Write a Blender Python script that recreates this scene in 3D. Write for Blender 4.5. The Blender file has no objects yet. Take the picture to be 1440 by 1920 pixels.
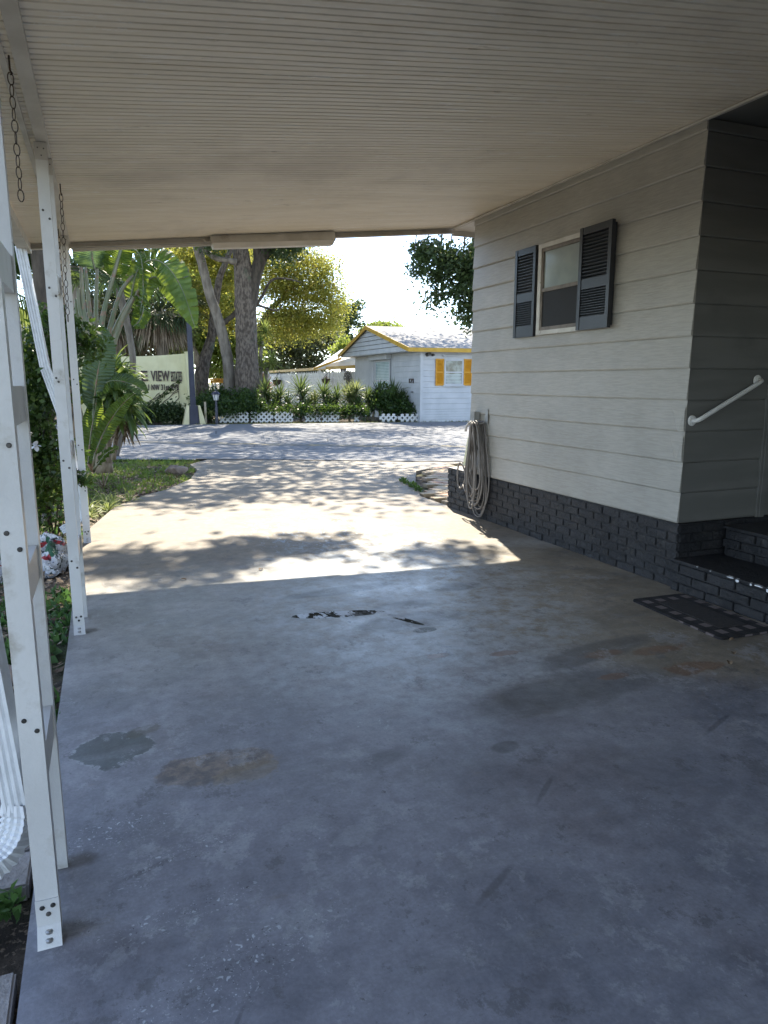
import bpy, bmesh, math, random
import numpy as np
from mathutils import Vector, Matrix
PI = math.pi
rnd = random.Random(7)
C = bpy.context.scene.collection
S = bpy.context.scene

# ------------------------------------------------------------------ camera, sky, sun, exposure
H = 1.4
F_PX = 1331.0
PITCH = math.atan((960 - 716) / F_PX)
YAW = math.atan((720 - 188) * math.cos(PITCH) / F_PX)
cam = bpy.data.cameras.new('camera'); camo = bpy.data.objects.new('camera', cam); C.objects.link(camo)
S.camera = camo
camo.location = (0, 0, H)
camo.rotation_euler = (PI / 2 - PITCH, 0, -YAW)
cam.sensor_fit = 'VERTICAL'; cam.sensor_height = 24; cam.lens = 24 * F_PX / 1920
cam.clip_start = 0.05; cam.clip_end = 2000

SUN_EL = math.radians(49); SUN_AZ = math.radians(16.4)     # azimuth from +Y towards +X
world = bpy.data.worlds.new('World'); S.world = world; world.use_nodes = True
wn = world.node_tree
sky = wn.nodes.new('ShaderNodeTexSky'); sky.sky_type = 'NISHITA'; sky.sun_disc = False
sky.sun_elevation = SUN_EL; sky.sun_rotation = SUN_AZ; sky.air_density = 0.8; sky.dust_density = 0.0; sky.ozone_density = 1.2
hsv = wn.nodes.new('ShaderNodeHueSaturation'); hsv.inputs['Saturation'].default_value = .82
wn.links.new(sky.outputs[0], hsv.inputs['Color']); wn.links.new(hsv.outputs[0], wn.nodes['Background'].inputs[0])
wn.nodes['Background'].inputs[1].default_value = 0.10
sl = bpy.data.lights.new('sun', 'SUN'); sl.energy = 2.45; sl.angle = math.radians(0.53); sl.color = (1.0, 0.91, 0.75)
so = bpy.data.objects.new('sun', sl); C.objects.link(so)
sd = Vector((math.sin(SUN_AZ) * math.cos(SUN_EL), math.cos(SUN_AZ) * math.cos(SUN_EL), math.sin(SUN_EL)))
so.rotation_euler = sd.to_track_quat('Z', 'Y').to_euler(); so.location = sd * 60
S.view_settings.view_transform = 'Standard'; S.view_settings.look = 'None'; S.view_settings.gamma = 1
S.view_settings.exposure = 2.38
S.cycles.max_bounces = 10; S.cycles.diffuse_bounces = 6; S.cycles.transparent_max_bounces = 8
S.cycles.sample_clamp_indirect = 8

# survey: where a sight line of the photo meets a plane y = const (or x = const, z = const) of the real place
_fw = Vector((math.sin(YAW) * math.cos(PITCH), math.cos(YAW) * math.cos(PITCH), -math.sin(PITCH)))
_rt = Vector((math.cos(YAW), -math.sin(YAW), 0)); _up = _rt.cross(_fw)
def _ray(u, v): return _fw * F_PX + _rt * (u - 720) - _up * (v - 960)
def AY(u, v, y): d = _ray(u, v); return Vector((0, 0, H)) + d * (y / d.y)
def AX(u, v, x): d = _ray(u, v); return Vector((0, 0, H)) + d * (x / d.x)
def AG(u, v, z=0): d = _ray(u, v); return Vector((0, 0, H)) + d * ((z - H) / d.z)
def PXM(p): return F_PX / (Vector(p) - Vector((0, 0, H))).dot(_fw)    # pixels per metre there

# ------------------------------------------------------------------ materials
def nm(name):
    m = bpy.data.materials.new(name); m.use_nodes = True
    nt = m.node_tree; b = nt.nodes['Principled BSDF']
    return m, nt, b
class G:
    """small node graph helper"""
    def __init__(s, nt): s.nt = nt; s.L = nt.links; s._co = None
    def n(s, t, **k):
        x = s.nt.nodes.new(t)
        for a, v in k.items(): setattr(x, a, v)
        return x
    def co(s):
        if s._co is None: s._co = s.n('ShaderNodeTexCoord').outputs['Object']
        return s._co
    def put(s, sock, v):
        if isinstance(v, (int, float)): sock.default_value = v
        elif isinstance(v, tuple): sock.default_value = v if len(v) == len(sock.default_value) else (*v, 1)
        else: s.L.new(v, sock)
    def mapp(s, scale, loc=(0, 0, 0), rot=(0, 0, 0), src=None):
        m = s.n('ShaderNodeMapping'); m.inputs['Scale'].default_value = scale; m.inputs['Location'].default_value = loc; m.inputs['Rotation'].default_value = rot
        s.L.new(src or s.co(), m.inputs['Vector']); return m.outputs[0]
    def noise(s, scale, detail=4, rough=.55, src=None, dist=0):
        x = s.n('ShaderNodeTexNoise'); x.inputs['Scale'].default_value = scale; x.inputs['Detail'].default_value = detail
        x.inputs['Roughness'].default_value = rough; x.inputs['Distortion'].default_value = dist
        s.L.new(src or s.co(), x.inputs['Vector']); return x.outputs['Fac']
    def voro(s, scale, src=None, feature='F1', out='Distance'):
        x = s.n('ShaderNodeTexVoronoi'); x.feature = feature; x.inputs['Scale'].default_value = scale
        s.L.new(src or s.co(), x.inputs['Vector']); return x.outputs[out]
    def math(s, op, a, b=0.0, c=None, clamp=False):
        x = s.n('ShaderNodeMath', operation=op, use_clamp=clamp); s.put(x.inputs[0], a); s.put(x.inputs[1], b)
        if c is not None: s.put(x.inputs[2], c)
        return x.outputs[0]
    def step(s, v, lo, hi, a=0.0, b=1.0):
        x = s.n('ShaderNodeMapRange'); x.interpolation_type = 'SMOOTHSTEP'
        s.put(x.inputs['Value'], v); x.inputs['From Min'].default_value = lo; x.inputs['From Max'].default_value = hi
        x.inputs['To Min'].default_value = a; x.inputs['To Max'].default_value = b; return x.outputs[0]
    def mix(s, f, a, b, blend='MIX'):
        x = s.n('ShaderNodeMix', data_type='RGBA', blend_type=blend); s.put(x.inputs[0], f); s.put(x.inputs[6], a); s.put(x.inputs[7], b); return x.outputs[2]
    def bump(s, h, strength=.3, dist=.01):
        x = s.n('ShaderNodeBump'); x.inputs['Strength'].default_value = strength; x.inputs['Distance'].default_value = dist
        s.L.new(h, x.inputs['Height']); return x.outputs[0]
    def sep(s, src=None):
        x = s.n('ShaderNodeSeparateXYZ'); s.L.new(src or s.co(), x.inputs[0]); return x.outputs
_mc = {}
def PM(name, c1, c2=None, scale=4, rough=.6, bump=0, bscale=40, stretch=(1, 1, 1), metal=0, lo=.35, hi=.65, spec=None, bdist=.01, c3=None, s3=2, lo3=.6, hi3=.7):
    if name in _mc: return _mc[name]
    m, nt, b = nm(name); g = G(nt)
    b.inputs['Roughness'].default_value = rough; b.inputs['Metallic'].default_value = metal
    if spec is not None: b.inputs['Specular IOR Level'].default_value = spec
    c = (*c1, 1)
    if c2:
        src = g.mapp(stretch)
        c = g.mix(g.step(g.noise(scale, 5, src=src), lo, hi), c1, c2)
    if c3: c = g.mix(g.step(g.noise(s3, 6, .6), lo3, hi3), c, c3)
    g.put(b.inputs['Base Color'], c)
    if bump:
        src = g.mapp(stretch)
        g.L.new(g.bump(g.noise(bscale, 4, src=src), bump, bdist), b.inputs['Normal'])
    _mc[name] = m; return m
def leafmat(name, c1, c2, scale=1.2, trans=.45, tc=None, rough=.45, c3=None, fine=9):
    """leaf: principled skin plus light coming through the blade"""
    if name in _mc: return _mc[name]
    m, nt, b = nm(name); g = G(nt)
    f = g.math('ADD', g.math('MULTIPLY', g.step(g.noise(scale, 3), .35, .65), .6), g.math('MULTIPLY', g.step(g.noise(fine, 2), .3, .7), .4))
    c = g.mix(f, c1, c2)
    if c3: c = g.mix(g.step(g.noise(scale * 2.1, 3), .56, .66), c, c3)
    g.put(b.inputs['Base Color'], c); b.inputs['Roughness'].default_value = rough
    b.inputs['Specular IOR Level'].default_value = .35
    t = g.n('ShaderNodeBsdfTranslucent')
    tcol = g.mix(.5, c, tc) if tc else c
    g.put(t.inputs['Color'], tcol)
    mx = g.n('ShaderNodeMixShader'); mx.inputs[0].default_value = trans
    g.L.new(b.outputs[0], mx.inputs[1]); g.L.new(t.outputs[0], mx.inputs[2])
    g.L.new(mx.outputs[0], nt.nodes['Material Output'].inputs['Surface'])
    _mc[name] = m; return m

# ------------------------------------------------------------------ mesh builder
class MB:
    def __init__(s): s.v = []; s.f = []
    def add(s, vs, fs):
        o = len(s.v); s.v.extend([tuple(x) for x in vs]); s.f.extend([tuple(i + o for i in f) for f in fs]); return s
    def box(s, lo, hi, rot=None, piv=None):
        x0, y0, z0 = lo; x1, y1, z1 = hi
        vs = [Vector(p) for p in ((x0,y0,z0),(x1,y0,z0),(x1,y1,z0),(x0,y1,z0),(x0,y0,z1),(x1,y0,z1),(x1,y1,z1),(x0,y1,z1))]
        if rot is not None:
            pv = Vector(piv) if piv else sum(vs, Vector()) / 8
            vs = [rot @ (p - pv) + pv for p in vs]
        return s.add(vs, [(0,3,2,1),(4,5,6,7),(0,1,5,4),(1,2,6,5),(2,3,7,6),(3,0,4,7)])
    def hexa(s, b4, t4):
        return s.add(list(b4) + list(t4), [(0,3,2,1),(4,5,6,7),(0,1,5,4),(1,2,6,5),(2,3,7,6),(3,0,4,7)])
    def bar(s, a, b, w, h, up=(0, 0, 1)):
        a = Vector(a); b = Vector(b); d = (b - a).normalized(); upv = Vector(up)
        if abs(d.dot(upv)) > .98: upv = Vector((0, 1, 0))
        r = d.cross(upv).normalized(); u = r.cross(d)
        q = [(-w/2, -h/2), (w/2, -h/2), (w/2, h/2), (-w/2, h/2)]
        return s.hexa([a + r*x + u*y for x, y in q], [b + r*x + u*y for x, y in q])
    def tube(s, pts, r, n=10, cap=True, closed=False):
        pts = [Vector(p) for p in pts]; rs = r if isinstance(r, (list, tuple)) else [r] * len(pts)
        o = len(s.v); k = len(pts)
        prev = None
        for i, p in enumerate(pts):
            if closed: d = pts[(i+1) % k] - pts[(i-1) % k]
            else: d = pts[min(i+1, k-1)] - pts[max(i-1, 0)]
            d = d.normalized() if d.length > 1e-9 else Vector((0, 0, 1))
            if prev is None:
                a = Vector((0, 0, 1)) if abs(d.z) < .9 else Vector((1, 0, 0))
                x = d.cross(a).normalized()
            else:
                x = (prev - d * prev.dot(d)).normalized()
            prev = x; y = d.cross(x)
            for j in range(n):
                t = 2 * PI * j / n
                s.v.append(tuple(p + (x * math.cos(t) + y * math.sin(t)) * rs[i]))
        m = k if closed else k - 1
        for i in range(m):
            i2 = (i + 1) % k
            for j in range(n):
                j2 = (j + 1) % n
                s.f.append((o+i*n+j, o+i*n+j2, o+i2*n+j2, o+i2*n+j))
        if cap and not closed:
            s.f.append(tuple(o + j for j in reversed(range(n)))); s.f.append(tuple(o + (k-1)*n + j for j in range(n)))
        return s
    def lathe(s, c, prof, n=16, axis='z'):
        c = Vector(c); o = len(s.v)
        for r, z in prof:
            for j in range(n):
                t = 2*PI*j/n; a, b = r*math.cos(t), r*math.sin(t)
                s.v.append(tuple(c + (Vector((a, b, z)) if axis == 'z' else Vector((z, a, b)) if axis == 'x' else Vector((a, z, b)))))
        for i in range(len(prof) - 1):
            for j in range(n):
                j2 = (j+1) % n; s.f.append((o+i*n+j, o+i*n+j2, o+(i+1)*n+j2, o+(i+1)*n+j))
        s.f.append(tuple(o + j for j in reversed(range(n)))); s.f.append(tuple(o + (len(prof)-1)*n + j for j in range(n)))
        return s
    def grid(s, rows):
        o = len(s.v); w = len(rows[0])
        for r in rows: s.v.extend([tuple(p) for p in r])
        for i in range(len(rows) - 1):
            for j in range(w - 1): s.f.append((o+i*w+j, o+i*w+j+1, o+(i+1)*w+j+1, o+(i+1)*w+j))
        return s
    def build(s, name, mat, parent=None, smooth=False, loc=None, bevel=0, fixn=False):
        me = bpy.data.meshes.new(name)
        vs = s.v
        if loc is not None: lv = Vector(loc); vs = [tuple(Vector(p) - lv) for p in s.v]
        me.from_pydata(vs, [], s.f); me.materials.append(mat)
        if fixn or bevel:
            bm = bmesh.new(); bm.from_mesh(me); bmesh.ops.recalc_face_normals(bm, faces=bm.faces)
            if bevel: bmesh.ops.bevel(bm, geom=list(bm.edges), offset=bevel, segments=2, affect='EDGES', clamp_overlap=True)
            bm.to_mesh(me); bm.free()
        if smooth: me.shade_smooth()
        o = bpy.data.objects.new(name, me); C.objects.link(o)
        if loc is not None: o.location = loc
        if parent:
            o.parent = parent
            if loc is None: o.matrix_parent_inverse = Matrix.Translation(parent.location).inverted() @ Matrix.Identity(4) if parent.rotation_euler[2] == 0 and parent.scale[0] == 1 else parent.matrix_world.inverted()
        return o
def thing(name, label, cat, loc=(0, 0, 0), group=None):
    o = bpy.data.objects.new(name, None); C.objects.link(o); o.location = loc; o.empty_display_size = .1
    return tag(o, label, cat, group)
def tag(o, label, cat, group=None):
    o['label'] = label; o['category'] = cat
    if group: o['group'] = group
    return o
def kind(o, k='structure'): o['kind'] = k; return o
def npmesh(name, V, nper, mat, parent=None, loc=None, smooth=False):
    """V: (n, nper, 3) array of separate polygons"""
    n = V.shape[0]; me = bpy.data.meshes.new(name)
    W = V.reshape(-1, 3).astype(np.float32)
    if loc is not None: W = W - np.array(loc, np.float32)
    me.vertices.add(n * nper); me.vertices.foreach_set('co', W.ravel())
    me.loops.add(n * nper); me.loops.foreach_set('vertex_index', np.arange(n * nper, dtype=np.int32))
    me.polygons.add(n); me.polygons.foreach_set('loop_start', np.arange(0, n * nper, nper, dtype=np.int32))
    me.update(calc_edges=True); me.materials.append(mat)
    o = bpy.data.objects.new(name, me); C.objects.link(o)
    if loc is not None: o.location = loc
    if parent:
        o.parent = parent
        if loc is None: o.matrix_parent_inverse = Matrix.Translation(parent.location).inverted()
    return o

# ------------------------------------------------------------------ foliage
def leaves(blobs, n, size, seed=0, aspect=.5, hang=0.0, clump=.0, shell=.45, up=0.0):
    """leaf blades spread through the volume of ellipsoid blobs (x,y,z,rx,ry,rz[,weight]); returns (n,4,3)"""
    R = np.random.default_rng(seed)
    B = np.array([b[:6] for b in blobs], float); w = np.array([b[6] if len(b) > 6 else b[3]*b[5] for b in blobs], float); w = w / w.sum()
    if clump > 0:
        nc = max(8, int(n / 28)); k = R.choice(len(B), nc, p=w)
        d = R.normal(size=(nc, 3)); d /= np.linalg.norm(d, axis=1)[:, None]
        r = shell + (1 - shell) * R.random(nc)
        cc = B[k, :3] + d * B[k, 3:6] * r[:, None]
        ci = R.integers(0, nc, n)
        off = R.normal(size=(n, 3)) * clump * np.array([1, 1, .7])
        p = cc[ci] + off
        if hang: p[:, 2] -= np.abs(R.normal(size=n)) * hang
    else:
        k = R.choice(len(B), n, p=w)
        d = R.normal(size=(n, 3)); d /= np.linalg.norm(d, axis=1)[:, None]
        r = shell + (1 - shell) * R.random(n)
        p = B[k, :3] + d * B[k, 3:6] * r[:, None]
    a = R.normal(size=(n, 3)); a[:, 2] += up - hang * 2.0
    a /= np.linalg.norm(a, axis=1)[:, None]
    b = np.cross(a, R.normal(size=(n, 3))); b /= np.linalg.norm(b, axis=1)[:, None]
    L = size * (.6 + .8 * R.random(n))[:, None]; W = L * aspect * .5
    nn = np.cross(a, b)
    return np.stack([p, p + a*L*.45 + b*W + nn*W*.25, p + a*L, p + a*L*.5 - b*W + nn*W*.2], axis=1)
def blade(base, d, length, width, droop, n=6, fold=0.0, tip=.0, R=None, mb=None, profile=None):
    """one strap leaf: starts along d, bends down by gravity"""
    p = Vector(base); d = Vector(d).normalized(); rows = []
    side = d.cross(Vector((0, 0, 1)));
    side = side.normalized() if side.length > 1e-4 else Vector((1, 0, 0))
    for i in range(n + 1):
        t = i / n
        w = width * (profile(t) if profile else (math.sin(PI * min(1, .12 + .88 * t)) ** .6 if t < 1 else tip))
        w = max(w, width * .03)
        up = side.cross(d)
        rows.append([p - side*w/2 + up*fold*w, p.copy(), p + side*w/2 + up*fold*w] if fold else [p - side*w/2, p + side*w/2])
        p = p + d * (length / n)
        d = (d + Vector((0, 0, -droop / n))).normalized()
    mb.grid(rows); return p
def rosette(mb, base, n, length, width, droop, seed, up0=.2, up1=1.3, fold=.15, seg=5):
    R = random.Random(seed)
    for i in range(n):
        az = i * 2.39996 + R.uniform(-.3, .3); t = (i + .5) / n
        el = up1 + (up0 - up1) * t + R.uniform(-.12, .12)
        d = Vector((math.cos(az)*math.cos(el), math.sin(az)*math.cos(el), math.sin(el)))
        blade(base, d, length * R.uniform(.75, 1.1), width, droop * R.uniform(.6, 1.4), seg, fold, mb=mb)
def paddle(mb, pts, wmax, up, tears=0, seed=0, n=54, fold=.25, wave=.008):
    """banana-type leaf along a midrib polyline, with a torn edge"""
    R = random.Random(seed); P = [Vector(p) for p in pts]
    # catmull resample
    def samp(t):
        k = t * (len(P) - 1); i = min(int(k), len(P) - 2); f = k - i
        p0 = P[max(i-1, 0)]; p1 = P[i]; p2 = P[i+1]; p3 = P[min(i+2, len(P)-1)]
        return .5 * ((2*p1) + (p2-p0)*f + (2*p0-5*p1+4*p2-p3)*f*f + (3*p1-p0-3*p2+p3)*f**3)
    cen = [samp(i / n) for i in range(n + 1)]
    upv = Vector(up).normalized()
    fr = []
    for i in range(n + 1):
        d = (cen[min(i+1, n)] - cen[max(i-1, 0)]).normalized(); s = d.cross(upv).normalized(); fr.append((d, s, s.cross(d)))
    def wd(t): return wmax * .5 * (math.sin(PI * min(1.0, t * 1.02 + .0)) ** .45 if t < .97 else .25) * (1 - .45 * t)
    for sg in (-1, 1):
        i = 0
        while i < n:
            j = n if not tears else min(n, i + R.randint(1, max(2, n // tears)))
            sw = R.uniform(-.10, .12) if tears else 0; dr = R.uniform(-.45, .5) if tears else 0
            rows = []
            for k in range(i, j + 1):
                t = k / n; w = wd(min(max(t, .02), 1)); d, s, u = fr[k]
                if tears and k == j and j < n: w *= .96
                a = fold + dr * (k - i) / max(1, j - i)
                r = []
                for q in range(5):
                    x = q / 4
                    r.append(cen[k] + s * sg * w * x * math.cos(a * x) + u * (w * x * (fold if dr == 0 else fold - dr) * (1 - .9 * x) + (wave * (1 if k % 2 else -1) + .018 * math.sin(k * .55 + seed)) * min(1, x * 2.5))
                             + d * w * x * (.18 + (sw if tears else 0)))
                rows.append(r)
            mb.grid(rows); i = j
    return cen
def fan_leaf(mb, c, d, size, seed, n=26, spread=2.6, droop=.5, wid=.05, split=.35):
    """fan palm leaf at c facing out along d"""
    R = random.Random(seed); d = Vector(d).normalized(); s = d.cross(Vector((0, 0, 1)))
    s = s.normalized() if s.length > .01 else Vector((1, 0, 0)); u = s.cross(d)
    for i in range(n):
        a = (i / (n - 1) - .5) * spread + R.uniform(-.03, .03)
        dd = d * math.cos(a) + s * math.sin(a) + u * .15 * R.random()
        blade(c, dd, size * (.8 + .2 * math.cos(a)) * R.uniform(.85, 1.05), wid, droop * R.uniform(.5, 1.6), 4, .2, mb=mb)

# bark and stems
M_bark = PM('bark_oak', (.075, .058, .045), (.21, .17, .135), 14, .9, 1.0, 16, (1, 1, .45), bdist=.09, c3=(.10, .12, .08), s3=1.6, lo3=.58, hi3=.72)
M_bark2 = PM('bark_grey', (.15, .125, .10), (.27, .235, .19), 7, .9, .9, 26, (1, 1, .35), bdist=.03)
M_bark_dark = PM('bark_dark', (.05, .04, .03), (.10, .08, .06), 9, .9, .8, 26, (1, 1, .3), bdist=.03)
M_bark_brown = PM('bark_brown', (.20, .15, .10), (.36, .29, .20), 16, .9, 1.0, 26, (1, 1, .25), bdist=.02)
def limb_path(pts, y=None):
    return pts
def tube_smooth(mb, pts, radii, n=12, sub=5, seed=0, wob=.03):
    """resampled bent limb with small irregularities"""
    R = random.Random(seed); P = [Vector(p) for p in pts]; out = []; rr = []
    for i in range(len(P) - 1):
        p0 = P[max(i-1, 0)]; p1 = P[i]; p2 = P[i+1]; p3 = P[min(i+2, len(P)-1)]
        for k in range(sub):
            f = k / sub
            q = .5 * ((2*p1) + (p2-p0)*f + (2*p0-5*p1+4*p2-p3)*f*f + (3*p1-p0-3*p2+p3)*f**3)
            r = radii[i] * (1-f) + radii[i+1] * f
            out.append(q + Vector((R.uniform(-1, 1), R.uniform(-1, 1), 0)) * r * wob); rr.append(r * R.uniform(1-wob*1.5, 1+wob*1.5))
    out.append(P[-1]); rr.append(radii[-1])
    mb.tube(out, rr, n)
    return mb

# ================================================================== THE SETTING
# ---- ground
m, nt, b = nm('soil_and_mulch'); g = G(nt)
c = g.mix(g.step(g.noise(7, 8, .7), .4, .6), (.045, .034, .024), (.13, .10, .07))
c = g.mix(g.step(g.noise(45, 3, .6), .56, .66), c, (.26, .20, .14))
c = g.mix(g.step(g.noise(.9, 5), .48, .62), c, (.065, .085, .03))
g.put(b.inputs['Base Color'], c); b.inputs['Roughness'].default_value = .95
g.L.new(g.bump(g.noise(28, 6, .7), .9, .04), b.inputs['Normal']); M_soil = m
def sheet(name, poly, z, mat, thick=0.0, sub=0):
    mb = MB()
    top = [(x, y, z) for x, y in poly]; k = len(poly)
    if thick:
        bot = [(x, y, z - thick) for x, y in poly]
        mb.add(top + bot, [tuple(range(k))] + [(i, i + k, (i+1) % k + k, (i+1) % k) for i in range(k)])
    else: mb.add(top, [tuple(range(k))])
    return kind(mb.build(name, mat, fixn=bool(thick)))
sheet('ground', [(-400, -200), (400, -200), (400, 700), (-400, 700)], -.06, M_soil)

# ---- driveway: painted concrete, worn to tan towards the road
def clump_shape(cx, cy, rx, ry, n=26, seed=0, j=.12):
    R = random.Random(seed)
    return [(cx + rx * (1 + R.uniform(-j, j)) * math.cos(2*PI*i/n), cy + ry * (1 + R.uniform(-j, j)) * math.sin(2*PI*i/n)) for i in range(n)]
m, nt, b = nm('painted_concrete'); g = G(nt)
X, Y, Z = g.sep()
def ell(cx, cy, rx, ry, rot=0.0, amp=.5, ns=3.0, soft=.25, sharp=None):
    """patch with a ragged outline: 1 inside, 0 outside"""
    c_, s_ = math.cos(rot), math.sin(rot)
    dx = g.math('SUBTRACT', X, cx); dy = g.math('SUBTRACT', Y, cy)
    a = g.math('ADD', g.math('MULTIPLY', dx, c_/rx), g.math('MULTIPLY', dy, s_/rx))
    e = g.math('ADD', g.math('MULTIPLY', dx, -s_/ry), g.math('MULTIPLY', dy, c_/ry))
    r = g.math('SQRT', g.math('ADD', g.math('MULTIPLY', a, a), g.math('MULTIPLY', e, e)))
    r = g.math('ADD', r, g.math('MULTIPLY', g.math('SUBTRACT', g.noise(ns, 6, .65), .5), amp * 2))
    return g.step(r, 1 + soft, 1 - soft)
nbig = g.noise(.7, 5, .6); nmid = g.noise(2.6, 7, .65); nfine = g.noise(14, 6, .7); ngr = g.noise(90, 3, .6)
slate = g.mix(g.step(nmid, .35, .65), (.20, .205, .235), (.275, .275, .305))
grey = g.mix(g.step(nmid, .38, .62), (.26, .25, .235), (.37, .355, .33))
tan = g.mix(g.step(nmid, .35, .65), (.18, .148, .108), (.26, .218, .165))
brown = g.mix(g.step(nmid, .35, .65), (.20, .17, .125), (.30, .255, .19))
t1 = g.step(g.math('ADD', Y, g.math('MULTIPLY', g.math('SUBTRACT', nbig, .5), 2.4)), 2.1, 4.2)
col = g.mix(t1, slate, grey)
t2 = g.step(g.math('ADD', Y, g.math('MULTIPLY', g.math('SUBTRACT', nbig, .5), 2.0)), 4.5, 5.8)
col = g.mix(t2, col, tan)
sunout = t2
col = g.mix(g.math('MULTIPLY', ell(3.2, 3.7, 1.25, 1.5, .2, .35, 1.8, .16), .9), col, brown)
# sky reflection put in as pale blue colour in the middle, flaking paint at the edges
pale = g.math('MULTIPLY', ell(1.8, 4.2, .95, 1.7, -.22, .55, 2.4, .35), g.step(g.noise(8, 8, .75), .38, .6))
col = g.mix(g.math('MULTIPLY', pale, .85), col, (.42, .46, .50))
flk = g.math('MULTIPLY', ell(2.0, 5.7, .75, 1.5, .15, .5, 3, .4), g.step(g.noise(9, 9, .8, src=g.mapp((1.6, .7, 1))), .54, .57))
col = g.mix(g.math('MULTIPLY', flk, .85), col, (.36, .40, .45))
# dark damp stains
for (cx, cy, rx, ry, ro) in ((1.45, 4.45, .38, .09, .1), (2.2, 4.25, .2, .09, .0), (1.6, 3.7, .35, .13, .1), (2.35, 2.9, .42, .10, .2), (1.9, 2.55, .5, .16, .1), (1.38, 2.21, .06, .04, .2), (1.72, 4.0, .22, .08, 0)):
    col = g.mix(g.math('MULTIPLY', ell(cx, cy, rx, ry, ro, .5, 5, .22), .62), col, (.085, .09, .098))
# the scraped strip with chipped paint and bare spot
strip = g.math('MAXIMUM', ell(1.26, 3.98, .29, .062, -.20, .12, 13, .04), ell(1.60, 3.74, .155, .024, -1.1, .12, 14, .05))
chip = g.mix(g.step(g.noise(8, 6, .7, src=g.mapp((1.1, .5, 1))), .50, .52), (.03, .03, .02), (.68, .73, .78))
col = g.mix(strip, col, chip)
col = g.mix(ell(1.64, 3.53, .075, .040, 0, .15, 12, .06), col, (.045, .045, .03))
# bare-concrete and damp patches left of the middle
col = g.mix(g.math('MULTIPLY', ell(-.05, 2.75, .15, .13, .4, .85, 7, .05), .75), col, (.10, .12, .115))
col = g.mix(g.math('MULTIPLY', g.math('SUBTRACT', ell(-.05, 2.75, .165, .145, .4, .85, 7, .05), ell(-.05, 2.75, .15, .13, .4, .85, 7, .05)), g.math('MULTIPLY', g.step(nfine, .48, .52), .7)), col, (.42, .44, .44))
col = g.mix(g.math('MULTIPLY', ell(.07, 2.86, .07, .04, .5, .9, 11, .2), .6), col, (.14, .13, .10))
col = g.mix(g.math('MULTIPLY', ell(.30, 2.48, .22, .11, .1, .6, 8, .08), .75), col, g.mix(g.step(nfine, .4, .6), (.13, .11, .10), (.25, .185, .13)))
col = g.mix(g.math('MULTIPLY', ell(.42, 2.40, .12, .07, .3, 1.2, 9, .15), .6), col, (.23, .18, .12))
for (cx, cy, rx, ry) in ((2.35, 2.85, .14, .05), (2.65, 2.80, .18, .05), (1.9, 3.05, .08, .035), (1.55, 3.15, .07, .03), (2.65, 2.55, .15, .07), (2.2, 2.6, .08, .03)):
    col = g.mix(g.math('MULTIPLY', ell(cx, cy, rx, ry, 0, 1.1, 9, .15), .6), col, (.22, .115, .065))
for (cx, cy) in ((-.165, 1.80), (-.165, 2.09), (-.16, 4.22), (-.155, 6.71)): col = g.mix(g.math('MULTIPLY', ell(cx, cy, .055, .035, 0, .5, 14, .5), .75), col, (.07, .055, .045))
for (cx, cy, rx, ry, ro) in ((.95, 1.55, .10, .012, .55), (.18, 1.36, .05, .006, 1.0), (1.35, 1.9, .09, .010, .7), (.05, 1.98, .09, .010, .35), (2.3, 2.05, .12, .012, .4), (.9, 2.3, .13, .05, .3)): col = g.mix(g.math('MULTIPLY', ell(cx, cy, rx, ry, ro, .4, 12, .4), .5), col, (.09, .09, .10))
for (cx, cy, rx, ry) in ((.52, 2.02, .07, .04), (.66, 1.90, .08, .05), (2.45, 1.75, .05, .03), (1.9, 1.5, .03, .02), (.12, 1.30, .03, .04)): col = g.mix(g.math('MULTIPLY', ell(cx, cy, rx, ry, .2, 1.3, 22, .12), .35), col, (.36, .37, .39))
# small chips of lost paint, dense in a few places
wp = g.n('ShaderNodeVectorMath', operation='ADD'); nzv = g.n('ShaderNodeTexNoise'); nzv.inputs['Scale'].default_value = 30; g.L.new(g.co(), nzv.inputs['Vector'])
sc_ = g.n('ShaderNodeVectorMath', operation='SCALE'); g.L.new(nzv.outputs['Color'], sc_.inputs[0]); sc_.inputs['Scale'].default_value = .05; g.L.new(g.co(), wp.inputs[0]); g.L.new(sc_.outputs[0], wp.inputs[1]); wv_ = wp.outputs[0]
vor = g.voro(55, src=wv_); chipn = g.math('MULTIPLY', g.step(vor, .30, .20), g.step(g.voro(55, src=wv_, out='Color'), .62, .64))
zone = g.math('MAXIMUM', g.math('MAXIMUM', ell(.22, 1.52, .30, .10, .35, .6, 6, .3), ell(.18, 2.02, .18, .05, .15, .5, 6, .3)), g.math('MAXIMUM', ell(.1, 1.75, .22, .05, .2, .5, 6, .3), ell(-.05, 2.2, .2, .08, 0, .6, 6, .3)))
rare = g.step(g.noise(3.1, 3, src=g.mapp((1, 1, 1), (5, 3, 0))), .60, .72)
col = g.mix(g.math('MULTIPLY', chipn, g.math('MAXIMUM', zone, g.math('MULTIPLY', rare, .55))), col, (.52, .55, .58))
vor3 = g.voro(130, src=wv_); ch3 = g.math('MULTIPLY', g.step(vor3, .34, .22), g.step(g.voro(130, src=wv_, out='Color'), .55, .57))
col = g.mix(g.math('MULTIPLY', ch3, g.math('MULTIPLY', g.math('MAXIMUM', zone, g.math('MULTIPLY', rare, .6)), .8)), col, (.42, .44, .46))
vor2 = g.voro(80, src=wv_); chd = g.math('MULTIPLY', g.step(vor2, .2, .14), g.step(g.voro(80, src=wv_, out='Color'), .66, .68))
col = g.mix(g.math('MULTIPLY', chd, g.math('MAXIMUM', zone, g.math('MULTIPLY', rare, .4))), col, (.06, .065, .07))
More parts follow.
